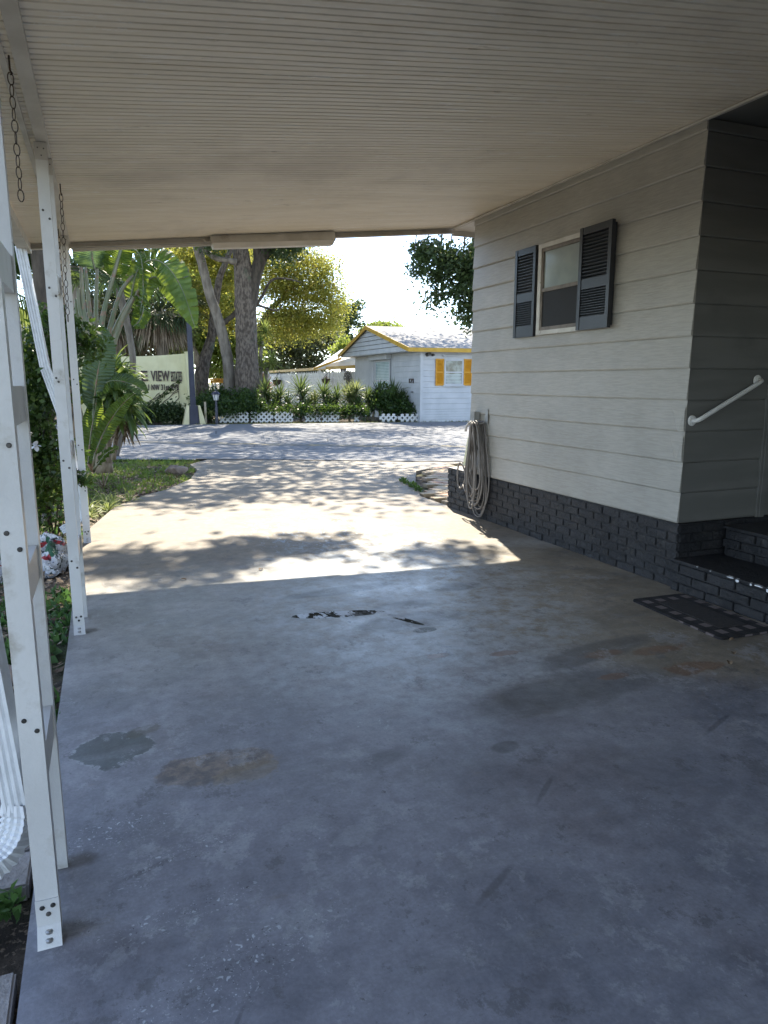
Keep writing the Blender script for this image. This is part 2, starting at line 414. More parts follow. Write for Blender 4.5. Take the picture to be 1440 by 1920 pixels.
# broad tonal drift, brushed streaks and pinkish grime
strk = g.noise(2.2, 8, .72, src=g.mapp((.55, 2.6, 1), rot=(0, 0, .12)))
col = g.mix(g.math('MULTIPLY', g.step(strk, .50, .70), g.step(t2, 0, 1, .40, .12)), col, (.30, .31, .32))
col = g.mix(g.math('MULTIPLY', g.step(g.noise(1.1, 6, .65, src=g.mapp((1, 1, 1), (9, 2, 0))), .52, .68), .55), col, g.mix(1.0, col, (.66, .60, .58), 'MULTIPLY'))
col = g.mix(g.math('MULTIPLY', g.step(g.noise(5.5, 8, .78, src=g.mapp((.8, 1.5, 1), (2, 7, 0))), .58, .70), .5), col, (.24, .21, .19))
fr = g.noise(4.2, 12, .82, src=g.mapp((1, .8, 1), (3, 8, 0)))
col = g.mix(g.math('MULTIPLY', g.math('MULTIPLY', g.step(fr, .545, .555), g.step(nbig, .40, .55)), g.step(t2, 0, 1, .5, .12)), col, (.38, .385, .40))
col = g.mix(g.math('MULTIPLY', g.step(fr, .425, .415), .5), col, (.12, .12, .125))
pit = g.math('MULTIPLY', g.step(g.noise(48, 3, .6), .66, .69), g.step(nmid, .45, .6))
col = g.mix(g.math('MULTIPLY', pit, .6), col, (.07, .07, .075))
scr = g.math('MULTIPLY', g.step(g.noise(5, 2, .5, src=g.mapp((14, .7, 1), rot=(0, 0, .5))), .705, .72), g.step(g.noise(2.0, 3), .5, .6))
col = g.mix(g.math('MULTIPLY', scr, .35), col, (.34, .35, .37))
# tyre scuffs and grime
scuf = g.step(g.noise(3.0, 6, .7, src=g.mapp((2.2, .35, 1), rot=(0, 0, .3))), .55, .75)
col = g.mix(g.math('MULTIPLY', scuf, .35), col, g.mix(1.0, col, (.62, .60, .60), 'MULTIPLY'))
col = g.mix(.55, col, g.mix(g.step(nfine, .3, .7), (.72, .72, .72), (1.25, 1.25, 1.25)), 'MULTIPLY')
col = g.mix(.4, col, g.mix(g.step(ngr, .3, .7), (.8, .8, .8), (1.2, 1.2, 1.2)), 'MULTIPLY')
g.put(b.inputs['Base Color'], col)
rg = g.math('ADD', g.step(nmid, .3, .7, .30, .50), g.math('MULTIPLY', t2, .25))
rg = g.math('SUBTRACT', rg, g.math('MULTIPLY', pale, .06), clamp=True)
rg = g.math('MAXIMUM', rg, g.math('MULTIPLY', strip, .9)); g.put(b.inputs['Specular IOR Level'], g.step(strip, 0, 1, .5, .1))
g.put(b.inputs['Roughness'], rg)
hh = g.math('ADD', g.math('MULTIPLY', nmid, .6), g.math('MULTIPLY', nfine, .25))
hh = g.math('SUBTRACT', hh, g.math('MULTIPLY', strip, .15))
hh = g.math('ADD', hh, g.math('MULTIPLY', g.noise(70, 4, .7), .10)); hh = g.math('SUBTRACT', hh, g.math('MULTIPLY', pit, .15))
g.L.new(g.bump(hh, .34, .014), b.inputs['Normal'])
M_drive = m
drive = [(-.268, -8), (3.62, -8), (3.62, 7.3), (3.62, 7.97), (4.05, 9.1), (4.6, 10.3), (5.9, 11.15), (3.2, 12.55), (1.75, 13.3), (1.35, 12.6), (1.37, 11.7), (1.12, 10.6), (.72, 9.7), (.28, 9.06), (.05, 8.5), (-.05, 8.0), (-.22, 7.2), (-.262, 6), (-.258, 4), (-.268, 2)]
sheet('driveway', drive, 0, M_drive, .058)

# ---- road
m, nt, b = nm('old_asphalt'); g = G(nt)
c = g.mix(g.step(g.noise(.8, 6, .6), .35, .65), (.115, .12, .13), (.17, .175, .185))
c = g.mix(g.step(g.noise(160, 2), .4, .65), c, (.25, .25, .26))
c = g.mix(g.step(g.voro(1.1, feature='DISTANCE_TO_EDGE', src=g.mapp((.5, 1, 1))), .012, .004), c, (.06, .06, .06))
g.put(b.inputs['Base Color'], c); b.inputs['Roughness'].default_value = .8
g.L.new(g.bump(g.noise(120, 3), .35, .008), b.inputs['Normal']); M_asph = m
near = [(-60, 44), (-12, 20.5), (-4, 15.8), (1.4, 13.5), (3.2, 12.6), (5.94, 11.2), (12, 8.0), (30, 3)]
far = [(60, 14), (20, 21.3), (12.5, 22.85), (5.3, 24.3), (1.4, 24.9), (-6, 27.5), (-14, 33), (-60, 62)]
sheet('road', near + far, -.012, M_asph)
ml = PM('worn_yellow_paint', (.42, .33, .16), (.24, .23, .20), 3, .8, lo=.4, hi=.55)
cl = MB()
for x0, y0, x1, y1 in ((-3, 20.0, 1, 17.8), (1, 17.8, 3.2, 16.3), (3.2, 16.3, 5.6, 14.9), (5.6, 14.9, 9, 13.3), (9, 13.3, 14, 11.3)):
    d = Vector((x1-x0, y1-y0, 0)).normalized(); s = Vector((-d.y, d.x, 0)) * .055
    for off in (-.13, .13):
        o = Vector((-d.y, d.x, 0)) * off
        a = Vector((x0, y0, -.008)) + o; e = Vector((x1, y1, -.008)) + o
        cl.add([a - s, e - s, e + s, a + s], [(0, 1, 2, 3)])
kind(cl.build('road_marking', ml))
# dark joint between drive and road
jm = PM('joint_dirt', (.03, .028, .025), (.06, .05, .04), 9, .95)
jb = MB()
jp = [(1.55, 13.42), (2.3, 13.0), (3.2, 12.58), (4.1, 12.1), (5.0, 11.65), (5.9, 11.2)]
for i in range(len(jp) - 1):
    a = Vector((*jp[i], .006)); e = Vector((*jp[i+1], .006)); jb.hexa([a+Vector((0,-.035-.01*(i%2),-.02)), e+Vector((0,-.04,-.02)), e+Vector((0,.06,-.02)), a+Vector((0,.06,-.02))], [a+Vector((0,-.035,0)), e+Vector((0,-.04,0)), e+Vector((0,.05,0)), a+Vector((0,.05,0))])
kind(jb.build('road_joint', jm))

# ---- brick path right of the drive, pavers lower left
m, nt, b = nm('tan_pavers'); g = G(nt)
c = g.mix(g.step(g.noise(5, 5), .35, .65), (.42, .33, .22), (.52, .42, .30)); c = g.mix(g.step(g.noise(2.2, 4), .5, .62), c, (.48, .30, .22))
g.put(b.inputs['Base Color'], c); b.inputs['Roughness'].default_value = .85
g.L.new(g.bump(g.noise(60, 4), .4, .01), b.inputs['Normal']); M_paver = m
M_paver2 = PM('grey_pavers', (.24, .22, .20), (.36, .33, .31), 6, .9, .8, 50, c3=(.10, .085, .07), s3=9, lo3=.55, hi3=.65, bdist=.01)
def pavers(name, poly_in, x0, x1, y0, y1, bw, bh, mat, rot, z=.0, seed=3):
    mb = MB(); R = random.Random(seed); cr, sr = math.cos(rot), math.sin(rot)
    cx, cy = (x0+x1)/2, (y0+y1)/2; n = int(max(x1-x0, y1-y0) / min(bw, bh)) + 2
    for i in range(-n, n):
        for j in range(-n, n):
            u = (i + .5 * (j % 2)) * bw; v = j * bh
            px, py = cx + u*cr - v*sr, cy + u*sr + v*cr
            if not poly_in(px, py): continue
            zz = z + R.uniform(-.006, .004)
            h = [(-bw/2+.006, -bh/2+.006), (bw/2-.006, -bh/2+.006), (bw/2-.006, bh/2-.006), (-bw/2+.006, bh/2-.006)]
            t = R.uniform(-.02, .02); ct, st = math.cos(rot+t), math.sin(rot+t)
            q = [Vector((px + a*ct - e*st, py + a*st + e*ct, zz)) for a, e in h]
            mb.hexa([p - Vector((0, 0, .05)) for p in q], q)
    return kind(mb.build(name, mat, bevel=0.004))
def in_r(x, y):
    e = 3.68 + max(0, (y - 7.97)) * .47 if y > 7.97 else 3.70
    return x > e + .08 and x < 6.3 and 7.25 < y < 11.2 - (x-4) * .25 and y < 10.9
pavers('brick_path', in_r, 3.6, 6.4, 7.2, 11, .30, .15, M_paver, .05)
def strip_pavers():
    mb = MB(); R = random.Random(17)
    for (y0, y1, ph) in ((.62, .84, 0), (.845, 1.08, .1), (1.085, 1.30, .03), (1.305, 1.52, .12), (1.525, 1.72, .02), (2.03, 2.20, .0), (2.205, 2.38, .1), (2.385, 2.58, .04), (2.585, 2.80, .12)):
        x = -.284
        k = 0
        while x > -1.5:
            w = .21 if k else .21 - ph; z = R.uniform(-.010, .004); t = R.uniform(-.012, .012)
            mb.box((x-w+.006, y0+.005, -.055), (x, y1, z), Matrix.Rotation(t, 3, 'Z')); x -= w; k += 1
    return kind(mb.build('paver_path', M_paver2, bevel=.006))
strip_pavers()

# ---- lawn patch between drive and road
def blades_patch(name, inside, x0, x1, y0, y1, n, size, mat, z=-.03, seed=1, wid=.012, parent=None, up=1.4):
    R = np.random.default_rng(seed)
    P = np.stack([R.uniform(x0, x1, n), R.uniform(y0, y1, n)], 1)
    keep = np.array([inside(x, y) for x, y in P]); P = P[keep]; k = len(P)
    p = np.concatenate([P, np.full((k, 1), z)], 1)
    a = R.normal(size=(k, 3)); a[:, 2] = np.abs(a[:, 2]) + up; a /= np.linalg.norm(a, axis=1)[:, None]
    b = np.cross(a, R.normal(size=(k, 3))); b /= np.linalg.norm(b, axis=1)[:, None]
    L = size * (.5 + R.random(k))[:, None]; W = wid * (.6 + .8 * R.random(k))[:, None]
    V = np.stack([p - b*W, p + b*W, p + a*L*.6 + b*W*.8, p + a*L + R.normal(size=(k, 3))*L*.15], axis=1)
    return kind(npmesh(name, V, 4, mat), 'stuff')
M_grass = leafmat('grass_blades', (.085, .15, .03), (.20, .28, .06), 1.5, .45, (.35, .45, .08), c3=(.24, .22, .10))
M_cover = leafmat('ground_cover_leaves', (.045, .10, .03), (.09, .17, .05), 2.5, .35, (.2, .4, .08))
import bisect
edge_pts = [(7.2, -.24), (8.0, -.05), (8.5, .05), (9.06, .28), (9.7, .72), (10.6, 1.12), (11.7, 1.37), (12.6, 1.35), (13.3, 1.70)]
def drive_left(y):
    if y <= edge_pts[0][0]: return -.27
    for i in range(len(edge_pts) - 1):
        if y <= edge_pts[i+1][0]:
            f = (y - edge_pts[i][0]) / (edge_pts[i+1][0] - edge_pts[i][0]); return edge_pts[i][1] * (1-f) + edge_pts[i+1][1] * f
    return 1.5
def road_near(x):
    for i in range(len(near) - 1):
        if near[i][0] <= x <= near[i+1][0]:
            f = (x - near[i][0]) / (near[i+1][0] - near[i][0]); return near[i][1]*(1-f) + near[i+1][1]*f
    return 13
def lawn_in(x, y): return x < drive_left(y) - .02 + .04*math.sin(y*9) and y < road_near(x) + .02 and y > 9.3 + .5*math.sin(x*3) and (math.sin(x*7+y*3)+math.sin(y*5-x*2) > -1.2)
blades_patch('lawn', lawn_in, -3.5, 1.7, 8.8, 17, 44000, .055, M_grass, -.05, 5, .006)
# fallen leaves and mulch chips
def litter(name, inside, x0, x1, y0, y1, n, size, mat, z=-.045, seed=1):
    R = np.random.default_rng(seed)
    P = np.stack([R.uniform(x0, x1, n), R.uniform(y0, y1, n)], 1)
    P = P[np.array([inside(x, y) for x, y in P])]; k = len(P)
    p = np.concatenate([P, z + R.uniform(0, .02, (k, 1))], 1)
    a = R.normal(size=(k, 3)); a[:, 2] *= .25; a /= np.linalg.norm(a, axis=1)[:, None]
    b = np.cross(a, np.array([0, 0, 1.]) + R.normal(size=(k, 3))*.3); b /= np.linalg.norm(b, axis=1)[:, None]
    L = size * (.5 + R.random(k))[:, None]
    V = np.stack([p, p + a*L*.4 + b*L*.28, p + a*L + np.array([0, 0, .008]), p + a*L*.5 - b*L*.28], axis=1)
    return kind(npmesh(name, V, 4, mat), 'stuff')
M_litter = PM('dry_leaf', (.22, .15, .09), (.36, .28, .19), 12, .8, c3=(.12, .08, .05), s3=17, lo3=.5, hi3=.55)
litter('leaf_litter', lambda x, y: x < drive_left(y) - .03, -3, 1.3, 2.9, 13, 16000, .05, M_litter, seed=8)
blades_patch('ground_cover', lambda x, y: x < -.275 and math.sin(x*5+y*2)+math.sin(y*4.3) + math.sin(x*2.2) > -.9, -2.6, -.27, 2.75, 7.6, 15000, .05, M_cover, -.05, 11, .014, up=.5)
far_lo = lambda x: 24.9 - (x - 1.4) * .185
M_verge = leafmat('verge_grass', (.10, .12, .04), (.20, .20, .08), 1.5, .3, (.35, .38, .1), c3=(.30, .25, .15))
blades_patch('verge_grass', lambda x, y: y > far_lo(x) + .05 and y < far_lo(x) + .85 + .15*math.sin(x*3), 2.9, 18, 20.5, 26, 22000, .07, M_verge, -.06, 12, .010)

# ================================================================== CARPORT
M_white_al = PM('white_aluminium', (.62, .615, .60), (.72, .715, .70), 3, .38, .15, 60, c3=(.42, .39, .33), s3=6, lo3=.56, hi3=.74)
M_white_dirty = PM('dirty_white_aluminium', (.50, .47, .42), (.62, .59, .54), 4, .5, .1, 60, c3=(.36, .31, .26), s3=3, lo3=.58, hi3=.75)
M_bolt = PM('dark_bolt', (.05, .05, .05), (.13, .12, .11), 20, .5, metal=.6)
M_bolt2 = PM('steel_bolt', (.35, .35, .34), (.45, .44, .42), 20, .4, metal=.8)
m, nt, b = nm('ceiling_panels'); g = G(nt)
st = g.mapp((.35, 3.0, 1)); c = g.mix(g.step(g.noise(2.2, 6, .65, src=st), .35, .7), (.87, .80, .67), (.77, .70, .57))
c = g.mix(g.math('MULTIPLY', g.step(g.noise(3.2, 7, .75, src=g.mapp((1.2, 7.0, 1), (3, 1, 0))), .57, .62), .75), c, (.90, .87, .80))
c = g.mix(g.math('MULTIPLY', g.step(g.noise(.9, 6, .65), .48, .72), .7), c, (.60, .54, .44))
c = g.mix(g.math('MULTIPLY', g.step(g.noise(5, 6, .7, src=g.mapp((.6, 2, 1), (7, 7, 0))), .62, .70), .6), c, (.48, .42, .33))
g.put(b.inputs['Base Color'], c); b.inputs['Roughness'].default_value = .5; M_ceil = m
def cz(x): return 2.612 + .104 * (x + .16)
YF = 7.15; XL, XR = -.50, 3.598
cp = thing('carport', 'long white aluminium carport with ribbed ceiling over the driveway', 'carport', (1.5, 3, 0))
mb = MB(); ys = []; y = -7.0; k = 0
while y < YF - .06:
    dep = .010 if k % 3 == 0 else .005
    w = .049 if k % 3 else .055
    ys += [(y, 0), (y + .004, dep), (y + .010, dep), (y + .014, 0)]; y += w; k += 1
ys.append((YF, 0))
# slight sag and ripple so that the ribs are not ruled lines
def zz(x, y): return cz(x) + .003 * math.sin(y * 1.7 + x * .9) + .0015 * math.sin(x * 4.1 + y * 6)
cols = [XL + (XR - XL) * i / 10 for i in range(11)]
mb.grid([[(x, yy, zz(x, yy) + d) for x in cols] for yy, d in ys])
mb.build('ceiling_panel', M_ceil, cp)
mb = MB()
mb.hexa([(XL, -7, cz(XL)+.015), (XR, -7, cz(XR)+.015), (XR, YF, cz(XR)+.015), (XL, YF, cz(XL)+.015)], [(XL, -7, cz(XL)+.04), (XR, -7, cz(XR)+.04), (XR, YF, cz(XR)+.04), (XL, YF, cz(XL)+.04)])
mb.build('roof', M_white_al, cp, fixn=True)
# front fascia, drops below the panels
mb = MB(); dz = .05
mb.hexa([(XL, YF+.001, cz(XL)-dz), (XR, YF+.001, cz(XR)-dz), (XR, YF+.012, cz(XR)-dz), (XL, YF+.012, cz(XL)-dz)], [(XL, YF+.001, cz(XL)+.045), (XR, YF+.001, cz(XR)+.045), (XR, YF+.012, cz(XR)+.045), (XL, YF+.012, cz(XL)+.045)])
mb.hexa([(XL, YF-.05, cz(XL)-dz-.004), (XR, YF-.05, cz(XR)-dz-.004), (XR, YF+.0005, cz(XR)-dz-.004), (XL, YF+.0005, cz(XL)-dz-.004)], [(XL, YF-.05, cz(XL)-dz+.003), (XR, YF-.05, cz(XR)-dz+.003), (XR, YF+.0005, cz(XR)-dz+.003), (XL, YF+.0005, cz(XL)-dz+.003)])
mb.build('fascia', M_white_dirty, cp, fixn=True)
mb = MB()   # loose channel under the fascia, left half
mb.bar((-.15, YF-.03, cz(-.15)-dz-.022), (1.1, YF-.03, cz(1.0)-dz-.008), .03, .022)
mb.build('fascia_channel', M_white_dirty, cp)
# house-side trim
mb = MB(); mb.hexa([(3.555, -7, cz(3.56)-.02), (3.607, -7, cz(3.6)-.012), (3.607, YF-.06, cz(3.6)-.012), (3.555, YF-.06, cz(3.56)-.02)], [(3.555, -7, cz(3.56)-.006), (3.607, -7, cz(3.6)+.0), (3.607, YF-.06, cz(3.6)+.0), (3.555, YF-.06, cz(3.56)-.006)])
mb.build('wall_trim', M_white_dirty, cp, fixn=True)
# header beam: two channels with a gap
ZB = 2.585
mb = MB(); mb.box((-.222, -7, ZB), (-.165, YF-.055, cz(-.2)-.002)); mb.build('beam', M_white_dirty, cp)
mb = MB(); mb.box((-.275, -7, ZB+.003), (-.250, YF-.055, cz(-.26)-.002)); mb.build('beam', M_white_dirty, cp)
# left gutter
mb = MB()
mb.box((-.575, -7, 2.50), (-.565, YF+.02, 2.63)); mb.box((-.565, -7, 2.50), (-.482, YF+.02, 2.508)); mb.box((-.490, -7, 2.508), (-.482, YF+.02, cz(-.49)-.004)); mb.box((-.565, YF+.008, 2.508), (-.490, YF+.02, 2.625))
mb.build('gutter', M_white_dirty, cp)
def disc(mb, c, r, t, ax='y', n=12):
    prof = [(r*.98, 0), (r, -t*.5), (r*.7, -t)] if ax != 'x' else [(r*.98, 0), (r, t*.5), (r*.7, t)]
    mb.lathe(c, prof, n, ax)
def post(x, y, w=.052, d=.04, bolts=(), foot=True, zt=ZB, extra=True, chn=True):
    mb = MB()
    # front plate with folded lips (channel section)
    mb.box((x-w/2, y, .0 if not foot else .10), (x+w/2, y+.004, zt-.002))
    mb.box((x-w/2, y+.0045, .012), (x-w/2+.003, y+d, zt-.002)); mb.box((x+w/2-.003, y+.0045, .012), (x+w/2, y+d, zt-.002))
    mb.box((x-w/2+.0035, y+d-.003, .012), (x-w/2+.014, y+d, zt-.002)); mb.box((x+w/2-.014, y+d-.003, .012), (x+w/2-.0035, y+d, zt-.002))
    mb.box((x-w/2+.006, y+.004, .02), (x+w/2-.006, y+.010, zt-.01))
    p = mb.build('post', M_white_al, cp)
    br = MB()
    if foot:
        br.box((x-w/2-.001, y-.004, .0), (x+w/2+.001, y-.0005, .115))
        br.hexa([(x-w/2-.001, y-.035, .0), (x+w/2+.003, y-.035, .0), (x+w/2+.001, y-.0045, .0), (x-w/2-.001, y-.0045, .0)], [(x-w/2-.001, y-.033, .004), (x+w/2+.003, y-.033, .004), (x+w/2+.001, y-.0045, .045), (x-w/2-.001, y-.0045, .045)])
        o = br.build('bracket', M_white_al, p)
        for dx, z in ((-.012, .095), (.013, .097), (.001, .075)):
            bb = MB(); disc(bb, (x+dx, y-.004, z), .0062, .004); bb.build('screw', M_bolt, p)
        for dy, z in ((-.0115, .032), (-.023, .016)):
            bb = MB(); bb.lathe((x, y+dy, z), [(.0095, -.004), (.0095, .001), (.006, .004)], 12, 'z'); bb.build('anchor_bolt', M_bolt2, p)
    tb = MB(); tb.box((x-w/2-.002, y-.004, zt-.085), (x+w/2+.002, y-.0006, zt-.004)); tb.build('bracket', M_white_dirty, p)
    for dx, z in bolts:
        bb = MB(); disc(bb, (x+dx, y-.0001, z), .006, .003); bb.build('screw', M_bolt, p)
    for dx, z in ((-.014, zt-.03), (.014, zt-.032), (.001, zt-.065)):
        bb = MB(); disc(bb, (x+dx, y-.0042, z), .0035, .002, n=8); bb.build('screw', M_bolt, p)
    return p
def spacer(x, y0, y1, z, w=.046):
    mb = MB(); mb.box((x-w/2, y0, z), (x+w/2, y1, z+.09)); 
    return mb.build('spacer', M_white_al, cp)
post(-.212, 1.79, .053, .045, bolts=[(-.012, .60), (.014, .57), (-.012, 1.30), (.012, 1.26), (-.010, 1.06), (.014, 1.02), (-.012, 1.86), (.014, 1.82)])
post(-.205, 2.07, .046, .04, bolts=[(-.01, 1.2)], foot=False)
for z in (.42, .88, 1.30, 1.62, 2.05): spacer(-.207, 1.838, 2.068, z, .04)
post(-.202, 4.2, .056, .045, bolts=[(-.012, .42), (.014, .38), (-.012, .98), (.014, .94), (-.014, 1.42), (-.004, 1.40), (-.012, 1.88), (.016, 1.84), (-.012, 2.26), (.016, 2.22)])
post(-.190, 4.48, .05, .04, foot=False)
for z in (.42, .98, 1.88): spacer(-.195, 4.248, 4.478, z, .04)
post(-.200, 6.69, .060, .045, bolts=[(-.012, .5), (.014, .46), (-.012, .86), (.014, .82), (-.01, 1.42), (.014, 1.38), (-.012, 2.12), (.016, 2.06)])
# downspouts: ribbed rectangular pipe with a crimped elbow
M_spout = PM('white_downspout', (.66, .67, .68), (.78, .79, .80), 14, .4, .2, 80, lo=.3, hi=.7)
def spout_ring(c, d, side, w, dp):
    n_ = d.cross(side).normalized(); pts = []
    prof = [(-.5, -.5), (-.38, -.5), (-.34, -.40), (-.26, -.40), (-.22, -.5), (-.06, -.5), (-.03, -.40), (.03, -.40), (.06, -.5), (.22, -.5), (.26, -.40), (.34, -.40), (.38, -.5), (.5, -.5), (.5, .5), (.36, .5), (.30, .36), (.20, .5), (.08, .5), (.0, .36), (-.08, .5), (-.20, .5), (-.30, .36), (-.36, .5), (-.5, .5)]
    return [c + side * a * w + n_ * e * dp for a, e in prof]
def spout(path, side, w, dp, name, parent, crimp=False):
    mb = MB(); P = [Vector(p) for p in path]; rows = []; side = Vector(side).normalized()
    for i, p in enumerate(P):
        d = (P[min(i+1, len(P)-1)] - P[max(i-1, 0)]).normalized()
        s2 = (side - d * side.dot(d)).normalized()
        k = 1.0 if not crimp else (1.10 if i % 2 else .94)
        r = spout_ring(p, d, s2, w * k, dp * k); rows.append(r + [r[0]])
    mb.grid(rows); o = len(mb.v)
    return mb.build(name, M_spout, parent)
ds = thing('downspout', 'white ribbed downspout slanting in behind the nearest carport post, elbow at the pavers', 'downspout', (-.30, 2.05, 0), 'carport downspouts')
a = Vector((-.44, 1.98, 2.50)); e = Vector((-.286, 2.02, .25))
spout([a.lerp(e, t) for t in (0, .55, 1)], (1, -.25, 0), .062, .05, 'pipe', ds)
el = [e + Vector((0, 0, .02))] + [e + Vector((-.085*(1-math.cos(t)), -.05*(1-math.cos(t)), -.13*math.sin(t))) for t in [PI/2*i/19 for i in range(1, 20)]]
el += [el[-1] + Vector((-.05*k, -.03*k, -.012*k)) for k in (1, 2, 3, 4)]
spout(el, (1, -.55, 0), .068, .056, 'elbow', ds, crimp=True)
mb = MB(); mb.box((-.352, 1.965, 1.10), (-.28, 1.972, 1.125)); mb.build('strap', M_spout, ds)
ds2 = thing('downspout', 'white ribbed downspout slanting to the foot of the farthest carport post', 'downspout', (-.30, 6.72, 0), 'carport downspouts')
a = AY(38, 462, 6.95); a2 = AY(85, 690, 6.85); a3 = AY(125, 800, 6.78); e = AY(150, 965, 6.76)
spout([a, a2, a3, e], (1, -.2, 0), .075, .055, 'pipe', ds2)
spout([e + Vector((-.004*k*k*.6, -.006*k, -.017*k)) for k in range(9)], (1, -.2, 0), .078, .06, 'elbow', ds2, crimp=True)

# chains
M_chain = PM('rusty_chain', (.035, .028, .022), (.09, .06, .04), 30, .6, metal=.5)
def chain(x, y, z0, z1, label, hook=.06, lean=(0, 0), L=.050):
    t = thing('hanging_chain', label, 'chain', (x, y, z0), 'chains hanging from the carport beam')
    mb = MB(); mb.tube([(x, y, z0+hook), (x, y, z0+.01), (x+.006, y, z0), (x, y, z0-.006)], .0035, 8); mb.build('hook', M_chain, t)
    mb = MB(); z = z0; i = 0
    while z > z1:
        ax = Vector((math.cos(.5 + i*PI/2 + .2*math.sin(i)), math.sin(.5 + i*PI/2 + .2*math.sin(i)), 0)); c0 = Vector((x + lean[0]*(z0-z), y + lean[1]*(z0-z), z - L/2 + .006))
        pts = [c0 + ax * .011 * math.cos(q) + Vector((0, 0, (L/2-.003) * math.sin(q) if abs(math.sin(q)) > 0 else 0)) for q in [2*PI*j/14 for j in range(14)]]
        mb.tube(pts, .0021, 6, closed=True); z -= L - .009; i += 1
    mb.build('links', M_chain, t, smooth=True); return t
chain(-.236, 3.2, 2.53, 2.10, 'rusty chain hanging freely left of the beam, nearest to the camera')
chain(-.145, 4.9, 2.50, 1.80, 'rusty chain hanging down just behind the middle carport post', lean=(-.02, 0))
chain(-.225, 6.30, 2.50, 1.95, 'rusty chain hanging down in front of the farthest carport post')

# strip light
M_lens = PM('yellowed_diffuser', (.62, .58, .50), (.72, .68, .60), 3, .4)
p0 = AY(396, 465, 7.06); p1 = AY(626, 459, 7.06)
fx0, fx1 = p0.x, p1.x
lt = thing('strip_light', 'long white fluorescent strip light fixed across the end of the carport ceiling', 'light', (1.5, 7.0, 2.7))
mb = MB()
def pz(x): return p0.z + (p1.z - p0.z) * (x - fx0) / (fx1 - fx0)
mb.hexa([(fx0, 6.99, pz(fx0)+.035), (fx1, 6.99, pz(fx1)+.035), (fx1, 7.135, pz(fx1)+.035), (fx0, 7.135, pz(fx0)+.035)], [(fx0, 7.03, cz(fx0)-.004), (fx1, 7.03, cz(fx1)-.004), (fx1, 7.12, cz(fx1)-.004), (fx0, 7.12, cz(fx0)-.004)])
mb.build('housing', M_white_dirty, lt, fixn=True)
mb = MB()
mb.hexa([(fx0+.02, 7.02, pz(fx0)-.006), (fx1-.02, 7.02, pz(fx1)-.006), (fx1-.02, 7.12, pz(fx1)-.006), (fx0+.02, 7.12, pz(fx0)-.006)], [(fx0+.004, 6.995, pz(fx0)+.034), (fx1-.004, 6.995, pz(fx1)+.034), (fx1-.004, 7.13, pz(fx1)+.034), (fx0+.004, 7.13, pz(fx0)+.034)])
mb.build('diffuser', M_lens, lt, fixn=True)
mb = MB(); mb.tube([(fx0+.005, 7.07, pz(fx0)+.06), (fx0-.04, 7.07, pz(fx0)+.05), (fx0-.07, 7.09, pz(fx0)+.08), (fx0-.05, 7.10, cz(fx0-.05)-.005)], .006, 8); mb.build('cable', M_white_dirty, lt, smooth=True)

# ================================================================== MOBILE HOME (right)
m, nt, b = nm('embossed_siding'); g = G(nt)
st = g.mapp((1.2, 1.2, 16)); gr = g.noise(6, 5, .6, src=st, dist=.6)
st2 = g.mapp((2.0, 2.0, 40)); gr2 = g.noise(9, 3, .6, src=st2)
c = g.mix(g.step(g.noise(1.3, 5), .35, .65), (.35, .335, .30), (.42, .40, .36))
c = g.mix(g.math('MULTIPLY', g.step(g.noise(2.4, 6, .65), .55, .75), .35), c, (.31, .29, .255))
c = g.mix(.20, c, g.mix(g.step(gr, .4, .6), (.60, .59, .57), (1.2, 1.2, 1.2)), 'MULTIPLY')
g.put(b.inputs['Base Color'], c); b.inputs['Roughness'].default_value = .42
g.L.new(g.bump(g.math('ADD', gr, g.math('MULTIPLY', gr2, .4)), .55, .006), b.inputs['Normal']); M_siding = m
M_endwall = PM('shade_darkened_siding', (.135, .135, .125), (.165, .163, .152), 1.5, .45, .08, 30, (1, 1, 6), c3=(.115, .115, .108), s3=2, lo3=.6, hi3=.8)  # darker copy of the siding: the end wall's shade is in the colour
M_black = PM('black_shutter_paint', (.018, .020, .026), (.03, .034, .042), 3, .32, .05, 60)
mh = thing('mobile_home', 'grey clapboard mobile home with black shutters and black painted brick skirt along the driveway', 'mobile home', (4.5, 5, 0))
XW = 3.61; EXP = .2069; Z0 = .452
def lap(mb, p, q, out, z0, z1, expo, prot=.012, under=.004):
    """lap siding between base points p, q (2D), outward normal out (2D)"""
    z = z0
    while z < z1 - .005:
        t = min(z + expo, z1); f = (t - z) / expo
        o0 = prot; o1 = prot * (1 - f) + .001
        a = (p[0] + out[0]*o0, p[1] + out[1]*o0); b_ = (q[0] + out[0]*o0, q[1] + out[1]*o0)
        c0 = (p[0] + out[0]*o1, p[1] + out[1]*o1); d0 = (q[0] + out[0]*o1, q[1] + out[1]*o1)
        gd = .006 * min(2, expo / .2); g_ = -.006
        P_ = lambda b0, o, zz: (b0[0] + out[0]*o, b0[1] + out[1]*o, zz)
        prof = [(g_, z), (prot*.7, z), (prot, z + .006), (prot + .001, z + .012), (o1, t - gd), (g_, t - gd*.8), (g_, t)]
        mb.grid([[P_(p, o, zz) for o, zz in prof], [P_(q, o, zz) for o, zz in prof]])
        # end caps of the course
        mb.add([(p[0], p[1], z), (*a, z), (*a, z+.006), (*c0, t), (p[0], p[1], t)], [(0, 1, 2, 3, 4)])
        mb.add([(q[0], q[1], z), (*b_, z), (*b_, z+.006), (*d0, t), (q[0], q[1], t)], [(4, 3, 2, 1, 0)])
        z = t
mb = MB()
